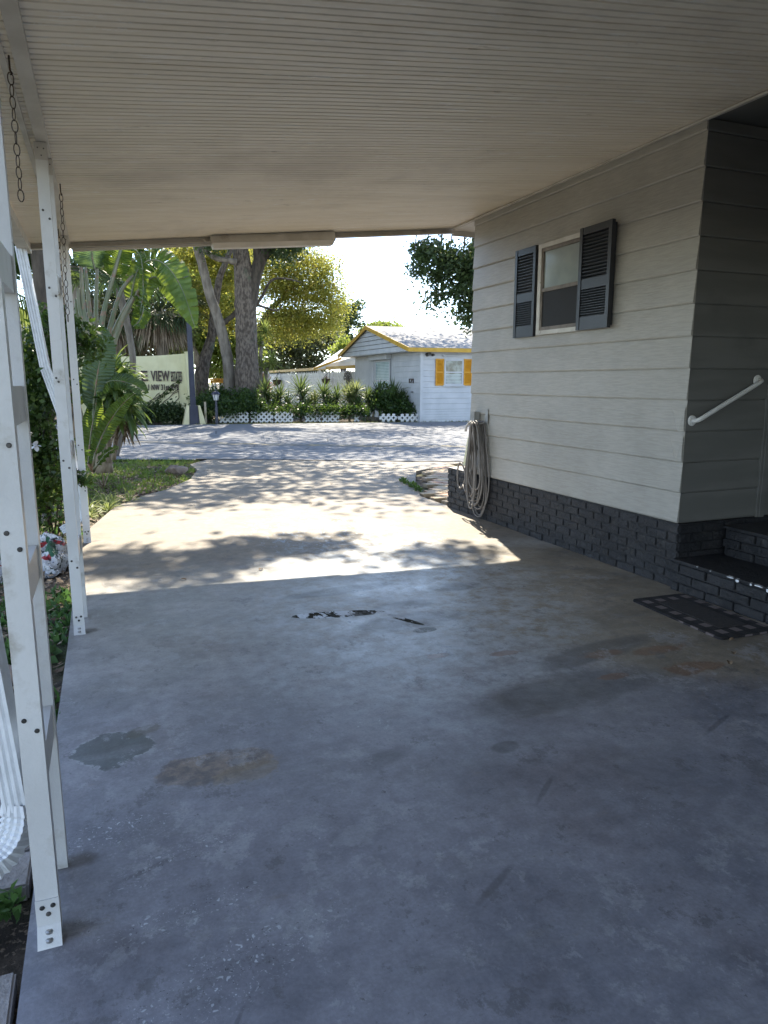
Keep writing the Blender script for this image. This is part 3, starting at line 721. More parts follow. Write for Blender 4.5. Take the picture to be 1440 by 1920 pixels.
# side wall with a gentle waviness: split into strips along y, wall opening for the window left solid behind it
YN, YFW = 3.70, 6.66
N = 24
z = Z0
rowsz = []
while z < 3.004:
    t = min(z + EXP, 3.01); f = (t - z) / EXP
    def wv(y, zz_): return .003*math.sin(y*2.1+zz_*3) + .002*math.sin(y*5.3+zz_*7)
    ysamp = [YN - .012 + (YFW + .012 - YN + .012) * i / N for i in range(N + 1)]
    dz = [.004*math.sin(yy*1.1) for yy in ysamp]
    r0 = [(XW, yy, z) for yy in ysamp]; r1 = [(XW - .014 - wv(yy, z), yy, z) for yy in ysamp]; r2 = [(XW - .014 - wv(yy, z), yy, z + .007) for yy in ysamp]
    r1 = [(XW - .010 - wv(yy, z), yy, z) for yy in ysamp]; r2 = [(XW - .016 - wv(yy, z), yy, z + .010) for yy in ysamp]
    r3 = [(XW - .003 - .012*(1-f) - wv(yy, t)*.5, yy, t - .004) for yy in ysamp]
    r4 = [(XW + .000, yy, t - .003) for yy in ysamp]; r5 = [(XW + .000, yy, t) for yy in ysamp]
    mb.grid([r0, r1, r2, r3, r4, r5])
    for r, s_ in ((0, 1), (N, -1)):
        mb.add([r0[r], r1[r], r2[r], r3[r], (XW, ysamp[r], t)], [(0, 1, 2, 3, 4)])
    z = t
mb.build('wall', M_siding, mh)
# pinched corner metal of the courses at door height
mb = MB()
for zc, s_ in ((1.075, 1), (.885, 1)):
    mb.add([(XW-.016, YN+.11, zc+.17), (XW-.020, YN+.05, zc+.02), (XW-.034, YN+.02, zc), (XW-.018, YN-.013, zc+.16), (XW-.020, YN-.014, zc)], [(0, 1, 2), (0, 2, 3), (3, 2, 4)])
mb.build('dented_corner', M_siding, mh)
# body: walls behind the siding
mb = MB()
mb.box((XW+.006, YN+.008, .40), (5.2, YFW-.0005, 3.009)); mb.box((XW+.3, -7, .0), (XW+2, YN, .01))
mb.box((5.0, -7, 0), (9.5, YFW-.001, 3.008)); mb.box((5.21, YFW-.0005, .4), (9.5, YFW-.00025, 3.0))
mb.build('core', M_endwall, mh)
mb = MB(); lap(mb, (2.4, -3.2), (4.99, -3.2), (0, 1), 0, 3.0, EXP, .012); mb.box((2.41, -3.6, 0), (4.99, -3.201, 3.0)); mb.build('light_blocking_wall', M_siding, mh)  # unseen wall added to keep light from behind off the end wall
mb = MB(); mb.box((3.6005, YFW+.0145, 2.985), (5.6, YF, 2.997)); mb.box((3.6005, YF+.001, 2.93), (5.6, YF+.013, 3.04)); mb.build('front_overhang', M_white_dirty, mh)
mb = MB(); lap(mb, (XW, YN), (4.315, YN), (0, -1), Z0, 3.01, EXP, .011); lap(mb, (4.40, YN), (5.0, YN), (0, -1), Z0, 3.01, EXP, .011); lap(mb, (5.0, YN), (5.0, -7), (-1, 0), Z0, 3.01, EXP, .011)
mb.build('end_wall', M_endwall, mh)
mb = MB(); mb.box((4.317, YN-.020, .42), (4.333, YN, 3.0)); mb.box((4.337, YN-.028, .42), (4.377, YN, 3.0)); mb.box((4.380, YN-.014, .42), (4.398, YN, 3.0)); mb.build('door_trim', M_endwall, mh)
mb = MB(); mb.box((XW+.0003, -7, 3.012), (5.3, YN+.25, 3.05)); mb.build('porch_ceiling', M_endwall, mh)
mb = MB(); mb.box((3.61, -7, 3.052), (9.8, YFW+.05, 3.10)); mb.hexa([(3.61, -7, 3.102), (9.8, -7, 3.102), (9.8, YFW+.05, 3.102), (3.61, YFW+.05, 3.102)], [(5.8, -7, 3.4), (7, -7, 3.4), (7, YFW, 3.4), (5.8, YFW, 3.4)]); mb.build('roof', M_white_dirty, mh)
# skirt of rough bricks, painted black
m, nt, b = nm('black_painted_brick'); g = G(nt)
c = g.mix(g.step(g.noise(6, 6, .7), .4, .65), (.012, .013, .016), (.026, .026, .029))
c = g.mix(g.math('MULTIPLY', g.step(g.noise(11, 7, .75, src=g.mapp((1, 1, 1), (2, 5, 1))), .56, .66), .5), c, (.075, .068, .060))
cf = g.math('MULTIPLY', g.step(g.noise(20, 7, .75), .69, .70), g.step(g.noise(3.5, 3), .52, .58))
c = g.mix(cf, c, (.55, .57, .60))
g.put(b.inputs['Base Color'], c); b.inputs['Roughness'].default_value = .55
g.L.new(g.bump(g.math('ADD', g.noise(24, 6, .6, dist=.5), g.math('MULTIPLY', g.noise(60, 5, .7), .35)), .85, .022), b.inputs['Normal']); M_brick = m
M_mortar = PM('black_painted_mortar', (.010, .011, .013), (.02, .02, .023), 9, .6, .5, 40)
def brick_wall(mb, mo, p0, ux, uy, L, z0, z1, th, nx, bl=.20, bh=.0645, gap=.009, seed=0):
    """bricks along direction (ux,uy) from p0, protruding along nx (2D normal)"""
    R = random.Random(seed); row = 0; z = z0
    while z < z1 - .01:
        zt = min(z + bh, z1); x = -(bl/2 if row % 2 else 0)
        while x < L - .005:
            a = max(0, x); e = min(L, x + bl - gap)
            if e - a > .02:
                pr = th + R.uniform(-.004, .004)
                q = []
                for s, d in ((a, 0), (e, 0), (e, 1), (a, 1)):
                    q.append(Vector((p0[0] + ux*s + nx[0]*pr*(1-d) - nx[0]*.02*d, p0[1] + uy*s + nx[1]*pr*(1-d) - nx[1]*.02*d, 0)))
                j = [Vector((nx[0], nx[1], 0)) * R.uniform(-.003, .003) for _ in range(4)]
                mb.hexa([p + Vector((0, 0, z)) + j[i] for i, p in enumerate(q)], [p + Vector((0, 0, zt - gap)) - j[i] for i, p in enumerate(q)])
            x += bl
        z = zt; row += 1
    return mb
XS = 3.604
mb = MB(); brick_wall(mb, None, (XS, YN-.03), 0, 1, 3.49, 0, .447, .012, (-1, 0), seed=1)
brick_wall(mb, None, (XS, YN-.035), 1, 0, 1.4, 0, .447, .008, (0, -1), seed=4)
brick_wall(mb, None, (XS-.0, 7.16), 1, 0, .8, 0, .447, .008, (0, 1), seed=6)
mb.build('skirt', M_brick, mh, bevel=.004)
mb = MB(); mb.box((XS-.003, YN-.029, 0), (5.0, YFW, .446)); mb.box((XS-.003, YFW, 0), (XS+.09, 7.155, .443)); mb.box((XS+.09, 7.07, 0), (4.4, 7.155, .443)); mb.build('mortar', M_mortar, mh)
mb = MB(); mb.box((XS-.006, YFW+.03, .4475), (XS+.10, 7.165, .452)); mb.box((XS+.1005, 7.06, .4475), (4.42, 7.165, .452)); mb.build('planter_cap', PM('pale_mortar', (.45, .43, .40), (.55, .53, .5), 6, .9), mh)
mb = MB(); mb.box((XS+.092, YFW+.002, .0), (4.4, 7.068, .40)); mb.build('planter_soil', M_soil, mh)
# window
zb, zt_ = 1.81, 2.54; ya, yb_ = 5.45, 4.79
M_wframe = PM('aged_white_frame', (.50, .48, .43), (.62, .60, .55), 6, .5, c3=(.30, .26, .21), s3=14, lo3=.6, hi3=.7)
M_wsash = PM('brown_grimy_sash', (.14, .12, .10), (.22, .19, .16), 8, .6, .3, 60)
wn_ = None
mb = MB(); xo = XW - .016
def yframe(mb, y0, y1, z0, z1, x0, x1, t, tb=None):
    tb = tb or t
    mb.box((x0, y0, z0), (x1, y0+t, z1)); mb.box((x0, y1-t, z0), (x1, y1, z1)); mb.box((x0, y0+t, z0), (x1, y1-t, z0+tb)); mb.box((x0, y0+t, z1-tb), (x1, y1-t, z1))
yframe(mb, yb_, ya, zb-.01, zt_+.01, XW-.045, XW-.0142, .045, .035)
wf = mb.build('window', M_wframe, mh)
mb = MB(); yframe(mb, yb_+.046, ya-.046, zb+.026, zt_-.026, XW-.038, XW-.018, .022, .028); mb.box((XW-.040, yb_+.07, 2.155), (XW-.020, ya-.07, 2.185)); mb.build('sash', M_wsash, wf)
m, nt, b = nm('lower_screen'); b.inputs['Base Color'].default_value = (.022, .021, .020, 1); b.inputs['Roughness'].default_value = .6; b.inputs['Specular IOR Level'].default_value = .25; M_screen = m
m, nt, b = nm('frosted_pane'); g = G(nt); g.put(b.inputs['Base Color'], g.mix(g.step(g.noise(5, 4), .3, .7), (.27, .31, .31), (.33, .37, .36))); b.inputs['Roughness'].default_value = .10; M_pane = m
mb = MB(); mb.box((XW-.026, yb_+.069, 2.186), (XW-.022, ya-.069, zt_-.055)); mb.build('upper_pane', M_pane, wf)
mb = MB(); mb.box((XW-.033, yb_+.069, zb+.055), (XW-.030, ya-.069, 2.154)); mb.build('lower_pane', M_screen, wf)
def shutter_(y0, y1, z0, z1, x0, mat, parent, nl=13, tx=.028, name='shutter', axis='x'):
    mb = MB(); t = .036 if y1 - y0 > .3 else .032
    def bx(a, b_):
        if axis == 'x': mb.box(a, b_)
        else: mb.box((a[1], -b_[0], a[2]), (b_[1], -a[0], b_[2]))
    bx((x0-tx, y0, z0), (x0, y0+t, z1)); bx((x0-tx, y1-t, z0), (x0, y1, z1))
    H_ = z1 - z0; rails = [(z0, z0+.10*H_/.79), (z0+.40*H_, z0+.40*H_+.075*H_/.79), (z1-.055*H_/.79, z1)]
    for a, e in rails: bx((x0-tx+.004, y0+t, a), (x0-.001, y1-t, e))
    bx((x0-.006, y0+t, z0+.02), (x0-.002, y1-t, z1-.02))
    for (a, e, n) in ((rails[0][1], rails[1][0], nl-2), (rails[1][1], rails[2][0], nl)):
        p = (e - a) / n
        for i in range(n):
            zc = a + p * (i + .5)
            q0, q1 = zc - p*.42, zc + p*.42
            lo = [(x0-tx+.006, y0+t, q0), (x0-tx+.006, y1-t, q0), (x0-.010, y1-t, q1-.004), (x0-.010, y0+t, q1-.004)]
            hi = [(a_[0], a_[1], a_[2]+.004) for a_ in lo]
            if axis != 'x': lo = [(p_[1], -p_[0], p_[2]) for p_ in lo]; hi = [(p_[1], -p_[0], p_[2]) for p_ in hi]
            mb.hexa(lo, hi)
    return mb.build(name, mat, parent, fixn=True)
shutter_(5.50, 5.83, 1.795, 2.560, XW-.0145, M_black, mh)
shutter_(4.46, 4.84, 1.80, 2.565, XW-.046, M_black, mh, tx=.030)
mb = MB(); mb.box((XW-.0455, 4.48, 1.82), (XW-.0145, 4.51, 2.55)); mb.build('shutter_spacer', M_black, mh)
# grab bar on the end wall
M_grab = PM('white_enamel', (.66, .65, .62), (.72, .71, .68), 5, .3)
ga = AY(1303, 789, 3.66); gb = AY(1426, 713, 3.66); yw = YN - .013
ga = Vector((ga.x, yw, ga.z)); gb = Vector((gb.x, yw, gb.z))
dd = (gb - ga).normalized(); oy = Vector((0, -.05, 0))
mb = MB(); mb.tube([ga, ga+oy*.6, ga+oy*.9+dd*.012, ga+oy+dd*.04, gb+oy-dd*.04, gb+oy*.9-dd*.012, gb+oy*.6, gb], .0155, 14)
gbar = mb.build('grab_bar', M_grab, mh, smooth=True)
for q in (ga, gb):
    mb = MB(); mb.lathe(q, [(.036, 0), (.036, -.004), (.030, -.009), (.016, -.011)], 20, 'y'); mb.build('flange', M_grab, gbar, smooth=False)

# ---- brick steps
steps = thing('brick_steps', 'two black painted brick steps with chipped white edges beside the doormat', 'steps', (4.2, 3, 0))
mb = MB(); brick_wall(mb, None, (3.565, -1.0), 0, 1, 4.66, 0, .205, .012, (-1, 0), bl=.23, bh=.066, seed=11, gap=.011)
brick_wall(mb, None, (3.565, 3.66), 1, 0, .05, 0, .2, .006, (0, 1), seed=12)
m = M_brick.copy(); m.name = 'black_painted_tread'; M_tread = m
lo_ = MB(); lo_.box((3.560, -1.0, .0), (3.602, 3.667, .19)); lo_.box((3.602, -1.0, 0), (4.0, 3.662, .19))
s1 = mb.build('lower_step', M_brick, steps, bevel=.004)
mm = MB(); mm.box((3.572, -1, .0), (3.96, 3.655, .200)); mm.box((3.552, -1.0, .2055), (3.965, 3.66, .2155)); mm.build('lower_tread', M_tread, steps)
mb = MB(); brick_wall(mb, None, (3.97, -1.0), 0, 1, 4.62, .2157, .405, .012, (-1, 0), bl=.23, bh=.0635, seed=13, gap=.011); mb.build('upper_step', M_brick, steps, bevel=.004)
mm = MB(); mm.box((3.976, -1, .2156), (5.0, 3.62, .404)); mm.box((3.955, -1.0, .4065), (5.0, 3.63, .42)); mm.build('upper_tread', M_tread, steps)
# paint lost along the front edge of the lower tread
M_chip = PM('bare_white_paint', (.62, .64, .66), (.75, .76, .78), 20, .7)
mb = MB(); R = random.Random(3)
for yc, w, h_ in ((2.97, .07, .012), (3.17, .06, .010), (3.12, .03, .028), (2.90, .03, .03), (3.33, .012, .008), (3.44, .012, .006), (2.80, .05, .01), (3.02, .018, .02)):
    mb = MB(); k = 9; pts = [(3.5515, yc + w/2*math.cos(2*PI*i/k)*R.uniform(.6, 1.1), .2135 - h_*.5 + h_*.5*math.sin(2*PI*i/k)*R.uniform(.6, 1)) for i in range(k)]
    mb.add(pts, [tuple(range(k))])
    pts = [(3.5515 + abs(.008*(1+math.sin(2*PI*i/k)))*R.uniform(.4, 1), yc + w/2*math.cos(2*PI*i/k)*R.uniform(.6, 1.1), .2157) for i in range(k)]
    mb.add(pts, [tuple(range(k))]); mb.build('chipped_edge', M_chip, steps)

# ---- doormat
m, nt, b = nm('mat_black_plaid'); g = G(nt)
Xc, Yc, _ = g.sep()
def chk(v, sc): return g.step(g.math('SINE', g.math('MULTIPLY', v, sc)), -.05, .05)
cx_, cy_ = chk(Xc, 2*PI/.105), chk(Yc, 2*PI/.118)
bd = g.math('MULTIPLY', cx_, cy_); hf = g.math('MULTIPLY', g.math('ADD', cx_, cy_), .5)
c = g.mix(hf, (.012, .011, .012), (.035, .030, .032)); c = g.mix(bd, c, (.17, .14, .135))
c = g.mix(.5, c, g.mix(g.noise(220, 2), (.5, .5, .5), (1.5, 1.5, 1.5)), 'MULTIPLY')
g.put(b.inputs['Base Color'], c); b.inputs['Roughness'].default_value = .95
g.L.new(g.bump(g.noise(260, 2), .8, .006), b.inputs['Normal']); M_plaid = m
M_matin = PM('mat_ribbed_centre', (.028, .025, .025), (.05, .042, .04), 40, .95, .9, 60, (1, 6, 1))
mt = thing('doormat', 'black plaid doormat with plain ribbed centre lying in front of the steps', 'doormat', (3.30, 3.15, 0))
def rrect(cx, cy, w, h, r, n=5):
    pts = []
    for sx, sy, a0 in ((1, 1, 0), (-1, 1, PI/2), (-1, -1, PI), (1, -1, 3*PI/2)):
        for i in range(n + 1):
            a = a0 + PI/2*i/n; pts.append((cx + sx*(w/2-r) + r*math.cos(a), cy + sy*(h/2-r) + r*math.sin(a)))
    return pts
def slab(name, pts, z0, z1, mat, parent, rot=0, c=(0, 0)):
    k = len(pts); cr, sr = math.cos(rot), math.sin(rot)
    q = [(c[0] + (x-c[0])*cr - (y-c[1])*sr, c[1] + (x-c[0])*sr + (y-c[1])*cr) for x, y in pts]
    mb = MB(); mb.add([(x, y, z0) for x, y in q] + [(x, y, z1) for x, y in q], [tuple(range(k, 2*k))] + [(i, (i+1) % k, (i+1) % k + k, i + k) for i in range(k)])
    return mb.build(name, mat, parent, fixn=True)
slab('border', rrect(3.305, 3.15, .41, .76, .03), .001, .012, M_plaid, mt, -.045, (3.305, 3.15))
slab('centre', rrect(3.315, 3.16, .20, .52, .008), .0122, .0155, M_matin, mt, -.045, (3.305, 3.15))

# ---- garden hose, its hanger and the outlet box
M_hose = PM('weathered_hose', (.12, .108, .10), (.25, .225, .205), 5, .5, lo=.3, hi=.7)
hs = thing('garden_hose', 'grey brown garden hose coiled and hanging on the wall beside the window end', 'garden hose', (3.55, 6.4, .8))
R = random.Random(9); mb = MB()
ZT = 1.00
for i in range(13):
    yc = 6.37 + R.uniform(-.02, .04); hw = R.uniform(.08, .19); zb_ = R.uniform(.10, .34) if i > 3 else R.uniform(.02, .14)
    x0 = 3.575 - .010*i; lean = R.uniform(-.03, .03); pts = []
    for k in range(26):
        t = 2*PI*k/26; s_ = math.sin(t); zz_ = (ZT + zb_)/2 + (ZT - zb_)/2 * math.cos(t)
        wq = hw * (abs(s_) ** .8) * (1.15 - .45 * math.cos(t)) * .8
        pts.append((min(x0, 3.578) + .006*math.sin(3*t+i), yc + (wq if s_ > 0 else -wq) + lean*(1-math.cos(t))*.5 + .004*math.sin(5*t+i), zz_ + .012*math.sin(i)*(math.cos(t) > .9)))
    mb.tube(pts, .0085, 8, closed=True)
# loose loop swinging out to the left
pts = []
for k in range(22):
    t = 2*PI*k/22
    pts.append((3.50, 6.66 + .09*math.cos(t), .42 + .13*math.sin(t) + .02*math.sin(2*t)))
mb.tube(pts, .0095, 8, closed=True)
mb.tube([(3.49, 6.60, .33), (3.48, 6.52, .27), (3.47, 6.47, .33), (3.50, 6.44, .50)], .009, 8)
mb.build('coil', M_hose, hs, smooth=True)
mb = MB(); mb.tube([(3.575, 6.49, 1.02), (3.50, 6.49, .99), (3.455, 6.49, .95), (3.45, 6.49, .90)], .013, 10); mb.build('nozzle_end', PM('pale_hose_end', (.5, .48, .46), (.62, .6, .58), 5, .4), hs, smooth=True)
M_galv = PM('galvanised', (.30, .30, .29), (.42, .42, .41), 8, .5, metal=.5)
hg = thing('hose_hanger', 'small grey metal hook bracket on the siding above the coiled hose', 'hook', (3.58, 6.3, 1.05))
mb = MB(); mb.box((3.586, 6.285, .98), (3.592, 6.335, 1.13)); mb.build('back_plate', M_galv, hg)
mb = MB(); mb.tube([(3.588, 6.31, 1.0), (3.52, 6.33, .985), (3.44, 6.37, .985), (3.43, 6.37, 1.01)], .006, 8); mb.tube([(3.588, 6.36, 1.0), (3.52, 6.40, .985), (3.44, 6.41, .985), (3.43, 6.41, 1.01)], .006, 8); mb.build('hook', M_galv, hg, smooth=True)
ob = thing('outlet_box', 'grey outlet box on the siding left of the hose hook', 'outlet box', (3.57, 6.5, 1.04))
mb = MB(); mb.box((3.535, 6.46, 1.005), (3.594, 6.54, 1.10)); mb.build('box', M_galv, ob, bevel=.004)
mb = MB(); mb.box((3.528, 6.455, 1.0), (3.5345, 6.545, 1.106)); mb.build('cover', M_galv, ob, bevel=.002)
# pale yellow post stump beyond the house corner
M_cream = PM('pale_yellow_paint', (.66, .60, .34), (.74, .68, .42), 3, .7, .2, 30)
yp = thing('yellow_bollard', 'pale yellow concrete block at the road edge beyond the house corner', 'bollard', (5.95, 10.75, 0))
mb = MB(); mb.hexa([(5.72, 10.6, -.05), (6.2, 10.6, -.05), (6.2, 10.85, -.05), (5.72, 10.85, -.05)], [(5.80, 10.62, .46), (6.2, 10.62, .46), (6.2, 10.83, .46), (5.80, 10.83, .46)])
mb.hexa([(5.80, 10.62, .4605), (6.2, 10.62, .4605), (6.2, 10.83, .4605), (5.80, 10.83, .4605)], [(5.86, 10.64, .56), (6.2, 10.64, .56), (6.2, 10.81, .56), (5.86, 10.81, .56)])
mb.build('block', M_cream, yp, fixn=True)
mb = MB(); disc(mb, (5.93, 10.638, .50), .012, .004); mb.build('cap_screw', M_bolt, yp)

# ================================================================== LEFT GARDEN
# crumpled soil bag
m, nt, b = nm('printed_plastic'); g = G(nt); Xc, Yc, Zc = g.sep()
s_ = g.math('ADD', g.math('MULTIPLY', g.noise(2.6, 2), .9), g.math('MULTIPLY', Zc, .9))
c = g.mix(g.step(g.math('SINE', g.math('MULTIPLY', s_, 26)), .72, .76), (.62, .62, .64), (.42, .03, .04))
c = g.mix(g.step(g.noise(5, 1, src=g.mapp((1, 1, 1), (4, 2, 0))), .64, .65), c, (.03, .12, .06))
c = g.mix(g.math('MULTIPLY', g.step(g.noise(34, 3), .56, .58), g.step(g.noise(3.5, 1), .45, .5)), c, (.05, .07, .06))
g.put(b.inputs['Base Color'], c); b.inputs['Roughness'].default_value = .28
g.L.new(g.bump(g.noise(14, 6, .6, dist=1.2), .9, .05), b.inputs['Normal']); M_bag = m
def bag(cx, cy, rx, ry, h, seed, label):
    R = np.random.default_rng(seed); rows = []; ph = R.uniform(0, 6, 12)
    for i in range(15):
        t = i / 14; row = []
        for j in range(37):
            a = 2*PI*(j % 36)/36
            rr = 1 + .14*math.sin(3*a+ph[0]) + .10*math.sin(5*a+ph[1]) + .05*math.sin(9*a+ph[2])
            prof = math.cos(t*PI/2)**.6
            z = h*math.sin(t*PI/2)*(1 + .35*math.sin(2*a+ph[3]+t*3)*t) + .03*math.sin(7*a+t*9+ph[4])
            row.append((cx + rx*rr*prof*math.cos(a) + .02*math.sin(t*14+a*4), cy + ry*rr*prof*math.sin(a), max(-.055, -.055 + z)))
        rows.append(row)
    mb = MB(); mb.grid(rows); o = mb.build('soil_bag', M_bag, fixn=False, smooth=False)
    o.location = (0, 0, 0); tag(o, label, 'plastic bag', 'crumpled bags on the bed'); return o
bag(-.46, 6.02, .15, .24, .21, 4, 'crumpled white, red and green plastic soil bag between the posts')
bag(-.98, 5.85, .27, .22, .12, 8, 'flattened red and white plastic bag left of the nearest post')
# rock
def rock(c, s, seed, label):
    R = random.Random(seed); bm = bmesh.new(); bmesh.ops.create_icosphere(bm, subdivisions=2, radius=1)
    for v in bm.verts: v.co = Vector((v.co.x*s[0], v.co.y*s[1], v.co.z*s[2])) * R.uniform(.8, 1.15)
    me = bpy.data.meshes.new('rock'); bm.to_mesh(me); bm.free(); me.materials.append(PM('brown_rock', (.20, .15, .12), (.32, .25, .20), 9, .9, .8, 30))
    o = bpy.data.objects.new('rock', me); C.objects.link(o); o.location = c; return tag(o, label, 'rock')
rock((1.03, 11.6, .02), (.17, .12, .09), 3, 'brown rock lying near the tip of the lawn')
rock((-.55, 3.75, -.03), (.12, .10, .05), 6, 'flat grey brown stone in the ground cover beside the middle post')
# flower pot rim, bottom left
fp = thing('flower_pot', 'round pale stone pot at the bottom left edge of the picture', 'flower pot', (-.53, 1.83, 0))
M_pot = PM('pale_stone', (.38, .37, .33), (.50, .49, .44), 12, .9, .5, 50)
mb = MB(); mb.lathe((-.45, 1.88, -.05), [(.062, 0), (.070, .02), (.072, .085), (.060, .095), (.054, .07)], 28); mb.build('bowl', M_pot, fp, smooth=True)
mb = MB(); mb.lathe((-.45, 1.88, .005), [(.05, 0), (.052, .012), (.01, .018)], 20); mb.build('soil', M_soil, fp)

M_dleaf = leafmat('dark_shrub_leaf', (.020, .045, .014), (.045, .085, .022), 2.2, .30, (.25, .40, .05), fine=14, c3=(.08, .13, .03))
M_mleaf = leafmat('mid_green_leaf', (.035, .075, .02), (.075, .13, .035), 1.5, .35, (.3, .45, .07))
M_oakleaf = leafmat('street_tree_leaf', (.030, .052, .018), (.055, .085, .028), 1.0, .25, (.20, .28, .06))
M_yleaf = leafmat('yellow_green_leaf', (.08, .11, .024), (.29, .28, .055), .9, .54, (.70, .68, .13), c3=(.32, .23, .07))
M_gleaf = leafmat('lime_green_leaf', (.10, .15, .03), (.20, .25, .05), .8, .5, (.55, .62, .10), c3=(.25, .27, .10))
M_olive = leafmat('olive_leaf', (.06, .075, .03), (.12, .13, .055), .5, .35, (.30, .32, .10), c3=(.16, .15, .09))
def shrub(name, label, cat, blobs, n, size, mat, seed, stems=4, group=None, clump=.1, stemr=.015, aspect=.55, hang=0, base=None):
    bx = sum(b[0] for b in blobs)/len(blobs); by = sum(b[1] for b in blobs)/len(blobs)
    base = base or (bx, by, -.05)
    t = thing(name, label, cat, base, group)
    npmesh('foliage', leaves(blobs, n, size, seed, aspect, hang, clump, .2), 4, mat, t)
    mb = MB(); R = random.Random(seed)
    for b in blobs:
        for k in range(max(1, stems // len(blobs) + 1)):
            q = Vector((b[0] + R.uniform(-.5, .5)*b[3], b[1] + R.uniform(-.5, .5)*b[4], b[2] + .5*b[5]))
            s0 = Vector(base) + Vector((R.uniform(-.1, .1), R.uniform(-.1, .1), 0)); mid = s0.lerp(q, .5) + Vector((R.uniform(-.1, .1), R.uniform(-.1, .1), .05))
            mb.tube([s0, mid, q], [stemr, stemr*.7, stemr*.3], 6)
    mb.build('stem', M_bark_dark, t); return t
# big leafy shrub behind the posts
shrub('hibiscus_shrub', 'tall dark shrub with a white flower between the nearest and middle posts', 'shrub',
      [(-.92, 7.0, 1.55, .30, .4, .5, .045), (-.72, 7.4, 1.0, .40, .5, .65, .15), (-.98, 6.9, .75, .38, .45, .6), (-.85, 7.2, .35, .42, .5, .4), (-.60, 7.3, .45, .28, .3, .4), (-.92, 7.0, 2.05, .16, .2, .30, .02)], 4600, .062, M_dleaf, 21, 10, clump=.13, stemr=.012)
sh2 = shrub('hibiscus_shrub', 'dark leafy shrub reaching across the farthest post just below the big leaf', 'shrub',
      [(-.42, 7.35, 1.62, .30, .3, .30), (-.20, 7.35, 1.78, .22, .25, .22), (-.48, 7.3, 1.3, .25, .3, .35), (-.36, 7.4, 1.95, .15, .2, .12, .02), (-.55, 7.3, .8, .25, .3, .4)], 5200, .06, M_dleaf, 22, 8, clump=.08, stemr=.010, base=(-.55, 7.4, -.05))
mb = MB()
def flower(c, r, seed):
    R = random.Random(seed); mb = MB()
    for k in range(5):
        a = 2*PI*k/5; d = Vector((math.cos(a), -.5, math.sin(a))).normalized()
        blade(c, d, r, r*.8, .3, 4, .1, mb=mb)
    return mb
flower(tuple(AY(66, 836, 6.6)), .055, 1).build('flower', PM('white_petal', (.7, .7, .72)), sh2)
tw = thing('leafy_twig', 'small dark leafy twig poking past the farthest post at mid height', 'shrub', (-.33, 6.62, 0))
mb = MB(); mb.tube([(-.42, 6.9, -.05), (-.36, 6.75, .35), (-.30, 6.62, .60), (-.22, 6.58, .66)], .005, 6); mb.build('stem', M_bark_dark, tw)
npmesh('foliage', leaves([(-.27, 6.60, .60, .11, .06, .07), (-.2, 6.58, .56, .07, .05, .06)], 150, .055, 5, .55, 0, 0, .1), 4, M_dleaf, tw)

# spider plants and small bedding plants
M_spider = leafmat('spider_leaf', (.13, .18, .04), (.33, .36, .13), 6, .45, (.6, .65, .2))
M_strap = leafmat('strap_leaf', (.05, .09, .03), (.11, .15, .05), 5, .35, (.3, .4, .08))
R = random.Random(31)
spots = [(-.20, 8.15), (-.02, 8.45), (.05, 8.75), (-.22, 8.6), (.22, 8.95), (-.05, 8.95), (-.35, 8.3)]
for i, (x, y) in enumerate(spots):
    mb = MB(); rosette(mb, (x, y, -.05), 34, .26, .016, 1.5, 100+i, .25, 1.35, .2)
    o = mb.build('spider_plant', M_spider, loc=(x, y, -.05)); tag(o, ['pale green spider plant touching the farthest post', 'second spider plant from the farthest post, at the concrete edge', 'third spider plant along the concrete edge', 'spider plant behind the farthest post, away from the concrete', 'spider plant farthest along the concrete edge', 'spider plant behind the third one on the concrete edge', 'leftmost spider plant, in the bed'][i], 'plant', 'spider plants at the driveway edge')
for i, (x, y, n, L, w, mt_, lab) in enumerate(((-.05, 10.3, 26, .30, .018, M_litter, 'dry reddish strap leaved plant in the bed below the banana leaves'), (-.62, 6.7, 30, .32, .012, M_spider, 'pale grassy tuft beside the white and red soil bag'), (-.35, 9.9, 22, .26, .03, M_grass, 'small bright green plant at the foot of the farthest post'), (-.47, 2.55, 10, .10, .02, M_cover, 'small weed in the soil gap beside the pavers'))):
    mb = MB(); rosette(mb, (x, y, -.05), n, L, w, 1.1, 150+i, .2, 1.3, .2); tag(mb.build('bedding_plant', mt_, loc=(x, y, -.05)), lab, 'plant')
for i, (x, y, s_, lab) in enumerate(((-.335, 1.97, .055, 'small weed growing at the foot of the nearest post'), (-.47, 4.0, .16, 'low bright green weed beside the foot of the middle post'))):
    t = thing('weed', lab, 'weed', (x, y, -.05)); npmesh('leaf', leaves([(x, y, .0, s_, s_, s_*.5)], 60 if i == 0 else 420, .032 if i == 0 else .05, 60+i, .7, 0, 0, .2), 4, M_cover, t)
t = thing('weed', 'narrow green weed at the kerb of the brick path', 'weed', (3.95, 8.9, 0))
npmesh('leaf', leaves([(3.78 + .02*k, 8.35 + .12*k, .02, .03, .07, .035) for k in range(9)], 420, .04, 63, .6, 0, 0, .2), 4, M_mleaf, t)
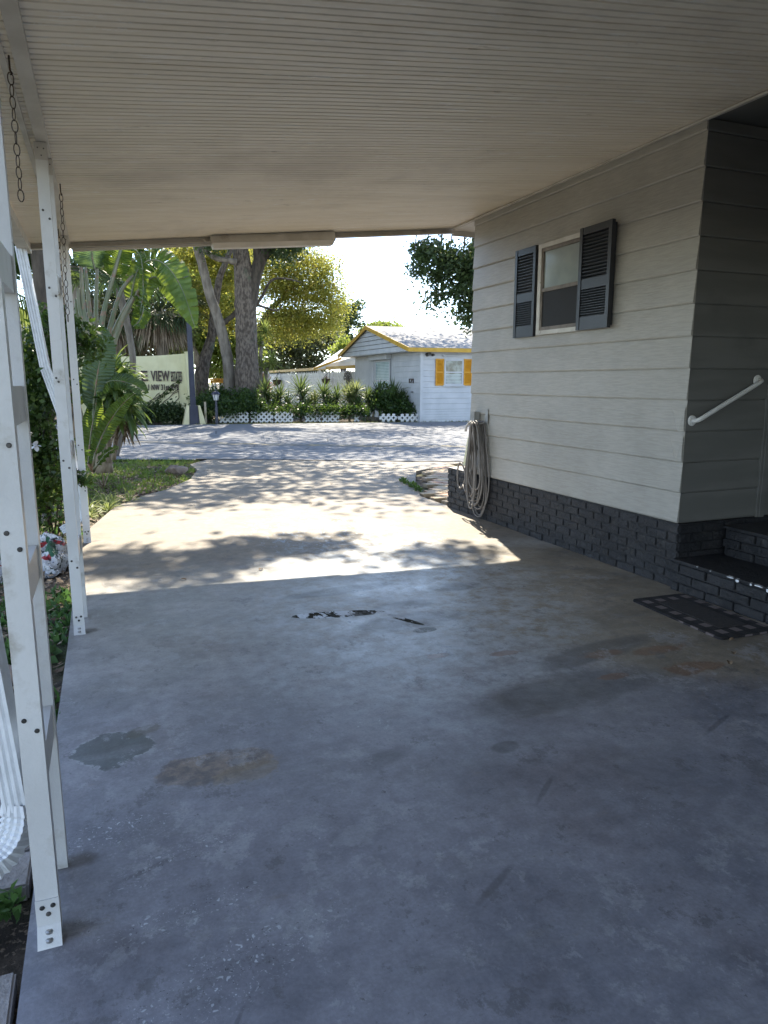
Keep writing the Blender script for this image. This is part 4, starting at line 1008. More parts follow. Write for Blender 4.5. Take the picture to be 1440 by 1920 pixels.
# scattered dry leaves on the concrete
R = random.Random(12)
for i, (x, y) in enumerate(((.48, 5.1), (1.05, 5.2), (3.0, 2.62), (2.85, 2.5), (3.12, 2.75), (2.2, 7.9), (1.5, 8.6), (2.9, 9.4))):
    mb = MB(); a = R.uniform(0, 6); blade((x, y, .004), (math.cos(a), math.sin(a), .35), .045, .026, .8, 4, .25, mb=mb)
    o = mb.build('fallen_leaf', M_litter, loc=(x, y, .0)); tag(o, ['dry leaf in the sun near the middle post', 'dry leaf on the sunlit edge of the roof shadow', 'dry leaf beyond the doormat, nearest the right picture edge', 'left one of three dry leaves in front of the doormat', 'right one of three dry leaves in front of the doormat', 'dry leaf in the sun near the planter end', 'dry leaf far out in the middle of the driveway', 'dry leaf near the brick path'][i], 'leaf', 'dry leaves on the driveway')

# ---- traveller's palm / giant bird of paradise
M_pad = leafmat('banana_leaf', (.035, .075, .022), (.09, .15, .035), 1.6, .42, (.45, .55, .06), rough=.32)
M_pad2 = leafmat('grey_banana_leaf', (.07, .11, .06), (.11, .155, .085), 1.2, .25, (.3, .45, .1), rough=.35)
M_pet = PM('petiole', (.13, .16, .08), (.24, .22, .14), 6, .5, c3=(.28, .17, .11), s3=9, lo3=.55, hi3=.62, stretch=(1, 1, .3))
Yt = 11.5
tp = thing('travellers_palm', 'large fan shaped banana like palm with huge torn leaves beyond the farthest post', 'palm', tuple(AY(190, 880, Yt)))
mb = MB(); c0 = AY(186, 700, Yt)
tube_smooth(mb, [AY(196, 885, Yt), AY(190, 800, Yt), AY(187, 740, Yt), AY(186, 690, Yt)], [.13, .11, .10, .08], 12); mb.build('trunk', M_bark_brown, tp, smooth=True)
pet = [((190, 700), (160, 600), (152, 500)), ((187, 700), (170, 600), (160, 500)), ((186, 690), (180, 600), (182, 500)), ((188, 690), (192, 600), (212, 520), (232, 450)), ((190, 700), (205, 620), (228, 545), (262, 505)), ((192, 690), (215, 620), (240, 570), (258, 545)), ((194, 700), (225, 610), (250, 560), (262, 542)), ((186, 700), (150, 620), (142, 560)), ((196, 705), (212, 640), (230, 600), (246, 580)), ((184, 700), (170, 640), (150, 580), (147, 540))]
for i, pp in enumerate(pet):
    mb = MB(); yy = Yt + (i % 3 - 1) * .12; n_ = len(pp)
    tube_smooth(mb, [AY(*q, yy) for q in pp], [.045 - .025*k/(n_-1) for k in range(n_)], 8, wob=.01, seed=i); mb.build('leaf_stalk', M_pet, tp, smooth=True)
lf = [  # (midrib pixels+depth, width, up, tears, mat)
  ([(245, 560, 11.5), (262, 500, 11.45), (300, 490, 11.4), (338, 535, 11.3), (366, 615, 11.2)], .74, (-.25, -.65, .7), 13, M_pad),
  ([(255, 580, 11.6), (278, 525, 11.7), (305, 525, 11.8), (335, 560, 11.8), (352, 600, 11.8)], .50, (-.1, -.9, .3), 9, M_pad),
  ([(232, 452, 11.5), (262, 480, 11.4), (268, 540, 11.3), (262, 590, 11.2)], .34, (.9, -.5, .2), 5, M_pad),
  ([(178, 505, 11.6), (172, 470, 11.6), (176, 400, 11.6)], .66, (.1, -1, .1), 0, M_pad2),
  ([(212, 520, 11.5), (222, 480, 11.5), (236, 430, 11.5)], .50, (-.2, -1, .2), 3, M_pad),
  ([(232, 470, 11.6), (262, 455, 11.6), (310, 452, 11.5), (350, 440, 11.5)], .55, (0, -.7, .7), 4, M_pad),
  ([(255, 548, 11.4), (268, 575, 11.3), (262, 600, 11.2), (250, 612, 11.1)], .40, (.7, -.6, .5), 4, M_pad),
]
for i, (pts, w, up, tr, mt_) in enumerate(lf):
    mb = MB(); cen = paddle(mb, [AY(*p) for p in pts], w, up, tr, 40+i)
    o = mb.build('leaf', mt_, tp, smooth=False)
    mb = MB(); mb.tube(cen, [.016*(1-k/len(cen)*.8) for k in range(len(cen))], 6); mb.build('midrib', M_pet, o, smooth=True)
# lower young plant with big paddles
bp = thing('banana_plant', 'young banana like plant with broad pale leaves beside the farthest post', 'banana plant', tuple(AY(172, 885, 10.4)))
lf2 = [([(175, 760, 10.3), (183, 700, 10.3), (192, 650, 10.3), (190, 612, 10.3)], .50, (.1, -1, .1), 0, M_pad2),
       ([(170, 745, 10.4), (205, 715, 10.3), (245, 720, 10.2), (275, 738, 9.9)], .46, (-.05, -.6, .8), 0, M_pad),
       ([(165, 870, 10.3), (170, 815, 10.3), (178, 770, 10.3), (182, 742, 10.3)], .34, (-.1, -1, .0), 0, M_pad),
       ([(178, 850, 10.2), (200, 800, 10.2), (228, 760, 10.1), (252, 738, 10.0)], .30, (.45, -.7, .5), 2, M_pad),
       ([(176, 700, 10.5), (170, 730, 10.4), (172, 770, 10.3)], .36, (.2, -1, 0), 0, M_pad2),
       ([(184, 870, 10.2), (200, 850, 10.1), (222, 838, 10.0)], .18, (-.3, -.7, .6), 2, M_pad),
       ([(150, 760, 10.4), (140, 730, 10.4), (142, 690, 10.4)], .30, (-.3, -1, .1), 2, M_pad)]
for i, (pts, w, up, tr, mt_) in enumerate(lf2):
    mb = MB(); cen = paddle(mb, [AY(*p) for p in pts], w, up, tr, 60+i); o = mb.build('leaf', mt_, bp)
    mb = MB(); b0 = Vector(AY(174, 882, 10.35)); mb.tube([b0, b0.lerp(cen[0], .5), cen[0]], [.03, .02, .015], 8); mb.tube(cen, [.013*(1-k/len(cen)*.8) for k in range(len(cen))], 6); mb.build('midrib', M_pet, o, smooth=True)

# ---- dracaena (corn plant) clump
M_drac = leafmat('dracaena_leaf', (.045, .09, .028), (.11, .17, .05), 2.2, .4, (.40, .52, .10), rough=.3, c3=(.20, .25, .08))
dr = thing('corn_plant', 'glossy corn plant clump with drooping strap leaves at the back of the lawn', 'corn plant', tuple(AY(205, 868, 11.3)))
mb = MB()
stems_ = [((205, 868), (203, 800), (205, 730), 11.3), ((213, 862), (222, 790), (235, 745), 11.2), ((198, 866), (193, 810), (200, 780), 11.4)]
for q in stems_: tube_smooth(mb, [AY(*q[0], q[3]), AY(*q[1], q[3]), AY(*q[2], q[3])], [.035, .03, .025], 8)
mb.build('stem', M_bark_brown, dr, smooth=True)
for i, (u, v, y, L, n) in enumerate(((206, 708, 11.3, .60, 44), (228, 735, 11.2, .52, 46), (218, 778, 11.1, .54, 44), (232, 722, 11.3, .42, 30), (220, 705, 11.5, .42, 36), (230, 768, 11.0, .54, 46), (215, 745, 11.0, .55, 40))):
    mb = MB(); rosette(mb, AY(u, v, y), n, L, .074, 1.7, 200+i, -.35, 1.35, .18, 7); mb.build('leaf_tuft', M_drac, dr)
mb = MB()
for i in range(16):
    a = rnd.uniform(0, 2*PI); blade(AY(232+rnd.uniform(-12, 14), 790, 11.1), (math.cos(a)*.5, math.sin(a)*.5, -.6), .45, .04, .8, 5, .2, mb=mb)
mb.build('dry_leaf', M_litter, dr)

# ---- slim palm on the near side of the road
pm = thing('slim_palm', 'slim grey ringed palm trunk rising between the banana leaves and the sign wall', 'palm', tuple(AG(252, 852)))
mb = MB(); ydp = AG(252, 852).y
tube_smooth(mb, [AY(214, 862, ydp), AY(236, 770, ydp), AY(249, 690, ydp), AY(243, 630, ydp), AY(234, 590, ydp), AY(222, 540, ydp)], [.075, .062, .06, .06, .07, .075], 12, wob=.015); mb.build('trunk', M_bark2, pm, smooth=True)
mb = MB()
for i in range(16):
    a = i*2.4; el_ = .1 + .5*((i*7) % 5)/5; c1 = AY(222, 535, ydp)
    d = Vector((math.cos(a)*math.cos(el_), math.sin(a)*math.cos(el_), math.sin(el_)))
    tip = c1 + d*.9 + Vector((0, 0, -.1)); mb.tube([c1, c1.lerp(tip, .5)+Vector((0, 0, .1)), tip], .012, 6)
    fan_leaf(mb, tip, d + Vector((0, 0, -.4)), .7, 300+i, 22, 2.8, .9, .035)
mb.build('crown', M_strap, pm)

# ---- trees left, seen between the posts
tl = thing('rough_bark_tree', 'straight tree trunk with rough brown bark seen between the middle and farthest posts', 'tree', (-.36, 8.9, 0))
mb = MB(); tube_smooth(mb, [AY(134, 985, 9.3)+Vector((0,0,-.1)), AY(129, 800, 9.3), AY(124, 620, 9.3), AY(117, 500, 9.3), AY(112, 440, 9.3), AY(104, 250, 9.3)], [.12, .095, .085, .085, .085, .08], 14, wob=.04); mb.build('trunk', M_bark_brown, tl, smooth=True)
npmesh('crown', leaves([(-1.2, 10.0, 6.6, 1.5, 1.4, 1.0), (-.4, 11.6, 7.0, 1.5, 1.4, 1.0), (-2.2, 10.5, 6.5, 1.6, 1.6, 1.0)], 9000, .13, 33, .6, 0, .25, .2), 4, M_mleaf, tl)
tl = thing('dark_trunk_tree', 'slender black tree trunk seen left of the middle post', 'tree', tuple(AY(84, 880, 10.5)))
mb = MB(); tube_smooth(mb, [AY(96, 900, 10.5), AY(86, 690, 10.5), AY(80, 580, 10.5), AY(72, 480, 10.5), AY(60, 380, 10.5)], [.08, .075, .08, .095, .09], 12); mb.build('trunk', M_bark_dark, tl, smooth=True)
npmesh('crown', leaves([tuple(AY(50, 475, 11)) + (.35, .5, .2), tuple(AY(45, 430, 11)) + (.5, .6, .4)], 2200, .12, 34, .6, 0, .15, .1), 4, M_dleaf, tl)
# feather palm fronds seen between the near posts
M_frond = leafmat('sunny_frond', (.12, .17, .05), (.20, .26, .08), 2, .45, (.55, .6, .15), rough=.25)
fp_ = thing('feather_palm', 'sunlit feather palm fronds seen in the gap between the two nearest posts', 'palm', tuple(AY(35, 900, 11.5)))
mb = MB(); tube_smooth(mb, [AY(20, 900, 11.8), AY(10, 700, 11.8), AY(5, 560, 11.8)], [.16, .13, .11], 10); mb.build('trunk', M_bark2, fp_, smooth=True)
for k, (pts) in enumerate((((10, 540), (50, 560), (92, 610)), ((10, 560), (60, 590), (100, 650)), ((8, 545), (40, 500), (88, 505)), ((8, 580), (40, 640), (66, 700)), ((8, 600), (60, 660), (98, 720)), ((0, 540), (30, 470), (60, 440)))):
    P3 = [AY(u, v, 11.4 + .15*(k % 3)) for u, v in pts]; mb = MB()
    cc_ = [P3[0].lerp(P3[1], t) if t <= 1 else P3[1].lerp(P3[2], t-1) for t in [i/9 for i in range(19)]]
    mb.tube(cc_, .014, 6)
    for i, q in enumerate(cc_[2:]):
        d = (cc_[min(i+3, 18)] - cc_[i+1]).normalized(); s_ = d.cross(Vector((0, 1, .2))).normalized()
        for sg in (-1, 1):
            blade(q, d*.7 + s_*sg + Vector((0, rnd.uniform(-.3, .3), -.1)), .34*(1-.35*i/17), .03, .9, 4, .15, mb=mb)
            blade(q + d*.02, d*.7 + s_*sg*.9 + Vector((0, rnd.uniform(-.3, .3), -.15)), .34*(1-.35*i/17), .03, .9, 4, .15, mb=mb)
    mb.build('frond', M_frond, fp_)
# bright building wall beyond the shrub, left
M_cottage = PM('far_white_wall', (.62, .63, .64), (.70, .71, .72), 1, .7)
nb = thing('neighbour_cottage', 'white cottage wall glimpsed through the shrub left of the middle post', 'house', (-5, 22, 0))
mb = MB(); mb.box((-9, 20.5, -.05), (-2.2, 24, 2.6)); mb.build('wall', M_cottage, nb)
mb = MB(); mb.hexa([(-9.4, 20.1, 2.601), (-1.9, 20.1, 2.601), (-1.9, 24.4, 2.601), (-9.4, 24.4, 2.601)], [(-9.4, 22.2, 3.5), (-1.9, 22.2, 3.5), (-1.9, 22.3, 3.5), (-9.4, 22.3, 3.5)]); mb.build('roof', M_white_dirty, nb)
mb = MB(); mb.box((-4.6, 20.47, .9), (-3.6, 20.499, 2.0)); mb.build('window', M_screen, nb)

# ================================================================== ACROSS THE ROAD
# ---- sign wall
m, nt, b = nm('pale_green_stucco'); g = G(nt)
c = g.mix(g.step(g.noise(2, 4), .35, .65), (.66, .62, .36), (.74, .70, .43))
dr_ = g.math('MULTIPLY', g.step(g.noise(5, 6, .7, src=g.mapp((3, 3, .4))), .55, .75), .35); c = g.mix(dr_, c, (.38, .38, .28))
g.put(b.inputs['Base Color'], c); b.inputs['Roughness'].default_value = .85
g.L.new(g.bump(g.noise(40, 4), .4, .01), b.inputs['Normal']); M_stucco = m
sw = thing('entrance_sign_wall', 'pale green stucco entrance wall with brown letters and an end pillar', 'sign wall', (1.5, 26.8, 0))
mb = MB(); q = []
XP = AY(350.5, 700, 26.45).x
xs_ = [(-1.2 + (XP+1.2-.001)*i/24) for i in range(25)]
def swy(x): return 26.65 + .5*math.sin(PI*(x+1.2)/3.85*.9)
def swt(x): return 2.28 + .09*((x-.6)/2)**2
mb.grid([[(x, swy(x), -.05) for x in xs_], [(x, swy(x), swt(x)) for x in xs_], [(x, swy(x)+.2, swt(x)) for x in xs_], [(x, swy(x)+.2, -.05) for x in xs_]])
mb.build('panel', M_stucco, sw)
mb = MB(); mb.box((XP, 26.42, -.05), (XP+.26, 26.85, 2.42)); mb.build('pillar', M_stucco, sw)
mb = MB(); mb.box((XP-.02, 26.40, 2.4205), (XP+.28, 26.87, 2.45)); mb.build('pillar_cap', M_stucco, sw)
M_letter = PM('brown_letters', (.05, .032, .028), (.085, .055, .045), 6, .6)
def text(s, size, x0, zb_, name, squeeze=1.0, bold=.012):
    cu = bpy.data.curves.new('t', 'FONT'); cu.body = s; cu.size = size; cu.extrude = .02; cu.offset = bold; cu.space_character = 1.05
    o = bpy.data.objects.new('t', cu); C.objects.link(o); dg = bpy.context.evaluated_depsgraph_get(); dg.update()
    me = bpy.data.meshes.new_from_object(o.evaluated_get(dg)); bpy.data.objects.remove(o)
    for v in me.vertices:
        x, y, z = v.co; X_ = x0 + x*squeeze; v.co = (X_, swy(X_) - .022 - z, zb_ + y)
    me.materials.clear(); me.materials.append(M_letter); me.name = name
    oo = bpy.data.objects.new(name, me); C.objects.link(oo); oo.parent = sw; oo.matrix_parent_inverse = Matrix.Translation(sw.location).inverted(); return oo
xE = AY(263, 700, 27.1).x; xV = AY(283, 700, 27).x
text('E', .50, xE, AY(263, 714, 27.1).z, 'lettering')
text('VIEW', .50, xV, AY(283, 714, 27.1).z, 'lettering', .50)
text('ESTATES', .50, AY(320, 714, 27).x, AY(320, 715, 27).z, 'lettering', .19, .006)
text('1 NW 31st AVE', .27, AY(277, 731, 27).x, AY(283, 731, 27).z, 'lettering', .56, .008)
# bush in front of sign
shrub('sign_shrub', 'low dark shrub bed growing in front of the pale green entrance wall', 'shrub', [tuple(AY(u, v, 25.8)) + (.5, .35, .25) for u, v in ((250, 777), (275, 779), (300, 777), (325, 779), (345, 780))] + [tuple(AY(u, v, 25.9)) + (.35, .3, .18) for u, v in ((290, 768), (318, 767), (262, 766))], 6500, .10, M_oakleaf, 41, 12, clump=.12)
mb = MB(); R = random.Random(5)   # creeping stems on the wall
vn = thing('wall_creeper', 'thin bare creeper stems climbing the entrance wall under the letters', 'creeper', (1.8, 26.7, 0))
for (u0, v0, u1, v1) in ((285, 760, 330, 715), (300, 762, 348, 718), (270, 758, 300, 738), (315, 760, 352, 735), (280, 750, 345, 728)):
    a = AY(u0, v0, 27); e = AY(u1, v1, 27); pts = []
    for k in range(7):
        p = a.lerp(e, k/6); x_ = min(p.x, 2.6); pts.append((x_, swy(x_)-.03, p.z + R.uniform(-.05, .05)))
    mb.tube(pts, .012, 5)
mb.build('stem', M_bark_dark, vn)
V = leaves([(1.9 + .14*k, swy(1.9+.14*k)-.05, .75 + .13*k, .12, .02, .08) for k in range(6)], 160, .07, 7, .6, 0, 0, .2); npmesh('leaf', V, 4, M_dleaf, vn)

# ---- street lamp post
M_navy = PM('navy_metal', (.020, .023, .045), (.035, .038, .065), 3, .4)
lp = thing('lamp_post', 'tall dark navy square lamp post on a pale yellow concrete foot across the road', 'lamp post', (2.85, 25.2, 0))
bx, by = AY(363, 780, 25.3).x, 25.3
mb = MB(); mb.hexa([(bx-.09, by-.09, -.02), (bx+.09, by-.09, -.02), (bx+.09, by+.09, -.02), (bx-.09, by+.09, -.02)], [(bx-.085, by-.07, 5.1), (bx+.055, by-.07, 5.1), (bx+.055, by+.07, 5.1), (bx-.085, by+.07, 5.1)]); mb.build('pole', M_navy, lp)
mb = MB(); mb.hexa([(bx-.17, by-.17, -.03), (bx+.17, by-.17, -.03), (bx+.17, by+.17, -.03), (bx-.17, by+.17, -.03)], [(bx-.13, by-.13, .60), (bx+.13, by-.13, .60), (bx+.13, by+.13, .60), (bx-.13, by+.13, .60)]); mb.build('base_sleeve', M_navy, lp)
mb = MB()
for sg in (-1, 1):
    xs2 = sorted([bx+sg*.18, bx+sg*.38]); xt = sorted([bx+sg*.15, bx+sg*.22])
    mb.hexa([(xs2[0], by-.22, -.05), (xs2[1], by-.22, -.05), (xs2[1], by+.22, -.05), (xs2[0], by+.22, -.05)], [(xt[0], by-.17, .60), (xt[1], by-.17, .60), (xt[1], by+.17, .60), (xt[0], by+.17, .60)])
mb.build('footing', M_cream, lp)
mb = MB(); mb.box((bx-.42, by-.15, 4.98), (bx-.10, by+.15, 5.06)); mb.box((bx-.10, by-.04, 5.0), (bx-.086, by+.04, 5.05)); mb.build('lamp_head', M_navy, lp, bevel=.01)
mb = MB(); mb.box((bx-.40, by-.12, 4.965), (bx-.13, by+.12, 4.979)); mb.build('lens', M_pane, lp)
# wooden stake and dry vine
q = AG(390, 794); st_ = thing('wooden_stake', 'short pale wooden stake beside the lamp post foot', 'stake', tuple(q))
mb = MB(); mb.box((q.x-.035, q.y+.5, -.05), (q.x+.035, q.y+.57, .72)); mb.build('stake', PM('grey_wood', (.36, .31, .22), (.46, .40, .3), 8, .9), st_)
mb = MB(); rosette(mb, (q.x+.2, q.y+.6, .3), 26, .45, .02, 2.4, 77, .1, 1.3, .1)
tag(mb.build('dry_grass_clump', M_spider, loc=(q.x+.2, q.y+.6, 0)), 'straggly pale drooping plant beside the wooden stake', 'plant')
# ---- garden lantern
q = AG(407, 795); q = Vector((q.x+.02, q.y+.15, 0)); gl = thing('garden_lantern', 'small black post lantern with white glass beside the lattice edging', 'lantern', tuple(q))
mb = MB(); mb.tube([q + Vector((0, 0, -.05)), q + Vector((0, 0, .55))], .05, 10); mb.tube([q + Vector((0, 0, .5)), q + Vector((0, 0, .78))], .035, 10); mb.build('post', M_navy, gl)
mb = MB(); mb.lathe(q + Vector((0, 0, .78)), [(.05, 0), (.075, .02), (.11, .19), (.10, .20)], 6); mb.build('glass', PM('milky_glass', (.6, .6, .58), rough=.3), gl)
mb = MB(); mb.lathe(q + Vector((0, 0, .981)), [(.15, 0), (.15, .02), (.09, .09), (.02, .13), (.015, .17)], 6)
for k in range(6): a = 2*PI*k/6; mb.tube([q + Vector((.076*math.cos(a), .076*math.sin(a), .79)), q + Vector((.112*math.cos(a), .112*math.sin(a), .98))], .008, 5)
mb.build('lantern_cap', M_navy, gl)

# ---- cottage across the road
M_wpaint = PM('white_clapboard_paint', (.50, .515, .53), (.57, .58, .595), 2, .6, c3=(.56, .57, .58), s3=3, lo3=.6, hi3=.75)
M_yel = PM('mustard_trim', (.52, .30, .025), (.60, .36, .04), 4, .55)
M_orange = PM('orange_shutter', (.60, .27, .01), (.66, .31, .015), 4, .6)
m, nt, b = nm('pale_shingles'); g = G(nt)
br = g.n('ShaderNodeTexBrick'); br.inputs['Scale'].default_value = 3; br.inputs['Color1'].default_value = (.30, .29, .28, 1); br.inputs['Color2'].default_value = (.24, .235, .23, 1); br.inputs['Mortar'].default_value = (.26, .25, .25, 1); br.inputs['Mortar Size'].default_value = .012
g.L.new(g.co(), br.inputs['Vector'])
c = g.mix(g.step(g.noise(1.4, 6, .7), .52, .68), br.outputs['Color'], (.20, .19, .19)); g.put(b.inputs['Base Color'], c); b.inputs['Roughness'].default_value = .9; M_shing = m
M_glass_blue = PM('window_blinds', (.26, .40, .42), (.34, .48, .50), 3, .25)
hh_ = thing('white_cottage', 'white clapboard cottage with mustard trim and orange shutters across the road', 'cottage', (11, 24, 0))
HX, HY0, HY1 = 10.65, 23.5, 30.6; ZE = 2.50; PK = 3.50; YM = (HY0 + HY1)/2 + .35
XG = 10.0      # gable overhang
mb = MB(); lap(mb, (HX, HY0), (20, HY0), (0, -1), .42, ZE, .196, .014)
lap(mb, (HX, HY0), (20, HY0), (0, -1), -.05, .42, .095, .008); mb.build('front_wall', M_wpaint, hh_)
mb = MB()
lap(mb, (HX, HY0), (HX, 26.0), (-1, 0), .0, ZE, .196, .014)
mb.build('side_wall', M_wpaint, hh_)
mb = MB(); n_ = 18
for i in range(n_):
    y0 = 28.25 + (HY1 - 28.25)*i/n_; y1 = y0 + (HY1-28.25)/n_; mb.box((HX-.012 if i % 2 else HX-.02, y0, -.05), (HX, y1-.004, ZE))
mb.build('plank_wall', M_wpaint, hh_)
mb = MB(); mb.box((HX-.012, 26.0, -.05), (HX, 26.25, ZE)); mb.build('window_board', M_wpaint, hh_)
mb = MB(); mb.box((HX+.012, HY0+.012, -.05), (20, HY1, ZE-.001)); mb.build('core', M_wpaint, hh_)
mb = MB(); k = 0   # gable infill with lapped boards
z = ZE
while z < PK - .06:
    t = min(z + .17, PK-.04)
    f0 = (z - ZE) / (PK - ZE); f1 = (t - ZE) / (PK - ZE)
    a0 = HY0-.35 + (YM - HY0+.35)*f0; b0 = HY1+.35 - (HY1+.35-YM)*f0; a1 = HY0-.35 + (YM-HY0+.35)*f1; b1 = HY1+.35 - (HY1+.35-YM)*f1
    xx = XG + .09
    mb.add([(xx, a0, z), (xx, b0, z), (xx+.02, b1, t-.018), (xx+.02, a1, t-.018), (xx+.03, a0, z), (xx+.03, b0, z)], [(0, 1, 2, 3), (0, 4, 5, 1)]); z = t
mb.box((XG+.095, HY0-.33, ZE-.03), (HX+.3, HY1+.33, ZE-.002)); mb.build('gable', M_wpaint, hh_)
def ridge_pt(y, dz=0): return (PK if y == YM else ZE-.05) + dz
yA, yB = HY0-.42, HY1+.42
mb = MB()
for (ya_, yb2) in ((yA, YM), (yB, YM)):
    zA, zB = ZE+.03, PK+.05
    mb.hexa([(XG, ya_, zA), (20.4, ya_, zA), (20.4, yb2, zB), (XG, yb2, zB)], [(XG, ya_, zA+.05), (20.4, ya_, zA+.05), (20.4, yb2, zB+.05), (XG, yb2, zB+.05)])
mb.build('roof', M_shing, hh_, fixn=True)
mb = MB()
for (ya_, yb2) in ((yA, YM), (yB, YM)):
    zA, zB = ZE-.07, PK-.05
    mb.hexa([(XG-.03, ya_, zA), (XG-.002, ya_, zA), (XG-.002, yb2, zB), (XG-.03, yb2, zB)], [(XG-.03, ya_, zA+.155), (XG-.002, ya_, zA+.155), (XG-.002, yb2, zB+.155), (XG-.03, yb2, zB+.155)])
mb.box((XG-.03, yA-.03, ZE-.07), (20.4, yA-.002, ZE+.07)); mb.build('fascia', M_yel, hh_, fixn=True)
mb = MB(); mb.box((XG+.005, yA, ZE-.04), (20.3, HY0-.002, ZE-.02)); mb.build('soffit', M_wpaint, hh_)
mb = MB(); mb.box((HX-.05, HY0-.08, -.03), (HX+.055, HY0-.016, ZE-.042)); mb.build('downspout', M_wpaint, hh_)
# side window with blinds and box above
M_slat = PM('blind_slat', (.50, .60, .62), (.56, .66, .68), 3, .5)
y0, y1 = AX(733, 700, HX).y, AX(705, 700, HX).y
mb = MB(); 
for a, e, z0, z1 in ((y0, y0+.09, .75, 2.26), (y1-.09, y1, .75, 2.26), (y0+.09, y1-.09, 2.18, 2.26), (y0+.09, y1-.09, .75, .83), (y0+.09, y1-.09, 1.42, 1.48)): mb.box((HX-.05, a, z0), (HX-.0145, e, z1))
w_ = mb.build('window', M_wpaint, hh_)
mb = MB(); mb.box((HX-.030, y0+.09, .83), (HX-.022, y1-.09, 2.18)); mb.build('pane', M_glass_blue, w_)
mb = MB()
for k in range(22): mb.box((HX-.042, y0+.10, .87+k*.06), (HX-.033, y1-.10, .87+k*.06+.022))
mb.build('blind', M_slat, w_)
mb = MB(); mb.box((HX-.22, y0-.05, 2.27), (HX-.0145, y1+.30, 2.47)); mb.build('shutter_box', M_wpaint, hh_)
# front window with orange shutters
xa, xb = AY(832, 700, HY0).x, AY(868, 700, HY0).x; z0, z1 = AY(850, 722, HY0).z, AY(850, 674, HY0).z
mb = MB()
for a, e, p, r in ((xa, xa+.06, z0, z1), (xb-.06, xb, z0, z1), (xa+.06, xb-.06, z1-.05, z1), (xa+.06, xb-.06, z0, z0+.05), (xa+.06, xb-.06, (z0+z1)/2-.02, (z0+z1)/2+.025)): mb.box((a, HY0-.05, p), (e, HY0-.015, r))
mb.box((xa-.04, HY0-.07, z0-.05), (xb+.04, HY0-.015, z0-.001)); mb.box((xa-.05, HY0-.09, z1+.10), (xb+.05, HY0-.014, z1+.14))
w_ = mb.build('window', M_wpaint, hh_)
mb = MB(); mb.box((xa+.06, HY0-.032, z0+.05), (xb-.06, HY0-.024, z1-.05)); mb.build('pane', PM('dark_reflective_pane', (.04, .055, .06), (.24, .29, .29), 3.5, .08), w_)
mb = MB()
for k in range(7): mb.box((xa+.07, HY0-.040, z0+.07+k*.05), (xb-.07, HY0-.034, z0+.07+k*.05+.02))
mb.build('blind', M_slat, w_)
shutter_(xa-.42, xa-.03, z0-.03, z1+.02, -(HY0-.0145)*-1*-1, M_orange, hh_, 12, .03, 'shutter', 'y') if False else None
def yshut(x0, x1):
    mb = MB(); t = .05; yb3 = HY0-.0145
    mb.box((x0, yb3-.035, z0-.02), (x0+t, yb3, z1+.02)); mb.box((x1-t, yb3-.035, z0-.02), (x1, yb3, z1+.02))
    zm = (z0+z1)/2
    for a, e in ((z0-.02, z0+.05), (zm-.03, zm+.03), (z1-.04, z1+.02)): mb.box((x0+t, yb3-.030, a), (x1-t, yb3, e))
    for a, e in ((z0+.05, zm-.03), (zm+.03, z1-.04)):
        n = 8; p = (e-a)/n
        for i in range(n): mb.box((x0+t, yb3-.024, a+p*i+.004), (x1-t, yb3-.002, a+p*(i+1)-.010), Matrix.Rotation(.5, 3, 'X'))
        mb.box((x0+t, yb3-.004, a), (x1-t, yb3-.001, e))
    mb.build('shutter', M_orange, hh_)
yshut(AY(816, 700, HY0).x, xa-.015); yshut(xb+.015, AY(884, 700, HY0).x)
# house number, wall lamps, little tap
def text_x(s, size, y_, z_, name, parent, mat):
    cu = bpy.data.curves.new('t', 'FONT'); cu.body = s; cu.size = size; cu.extrude = .01; cu.offset = .008
    o = bpy.data.objects.new('t', cu); C.objects.link(o); dg = bpy.context.evaluated_depsgraph_get(); dg.update()
    me = bpy.data.meshes.new_from_object(o.evaluated_get(dg)); bpy.data.objects.remove(o)
    for v in me.vertices: x, y, z = v.co; v.co = (HX-.03-z, y_ - x*1.6, z_ + y)
    me.materials.clear(); me.materials.append(mat); me.name = name
    oo = bpy.data.objects.new(name, me); C.objects.link(oo); oo.parent = parent; oo.matrix_parent_inverse = Matrix.Translation(parent.location).inverted()
qn = AX(767, 718, HX); text_x('171', .22, qn.y, qn.z, 'house_number', hh_, M_letter)
qf = AY(805, 664, HY0); mb = MB()
mb.tube([(qf.x, HY0-.02, qf.z), (qf.x, HY0-.12, qf.z)], .05, 8); mb.lathe((qf.x-.09, HY0-.16, qf.z-.02), [(.04, .0), (.06, .1), (.07, .14)], 10, 'y'); mb.lathe((qf.x+.12, HY0-.16, qf.z-.03), [(.03, .0), (.045, .1), (.05, .14)], 10, 'y')
mb.build('flood_light', M_bolt, hh_)
qf = AX(775, 735, HX); mb = MB(); mb.tube([(HX-.01, qf.y, qf.z), (HX-.10, qf.y, qf.z), (HX-.10, qf.y-.10, qf.z)], .018, 8); mb.build('tap', M_bolt, hh_)
mb = MB(); mb.tube([(HX-.012, qf.y+.15, 0), (HX-.012, qf.y+.15, 1.2)], .02, 8); mb.build('pipe', M_wpaint, hh_)
# carport roof behind the screen
mb = MB()
mb.hexa([AY(585, 692, 36), AY(665, 690, 33), AY(665, 676, 33), AY(590, 690, 36)], [AY(625, 668, 36), AY(668, 668, 33), AY(668, 650, 33.2), AY(640, 655, 36)])
mb.build('side_roof', PM('white_side_roof', (.62, .64, .68), (.70, .72, .74), 2, .6), hh_, fixn=True)
mb = MB(); mb.bar(AY(588, 692, 34), AY(640, 672, 34), .08, .10); mb.build('side_fascia', M_yel, hh_)

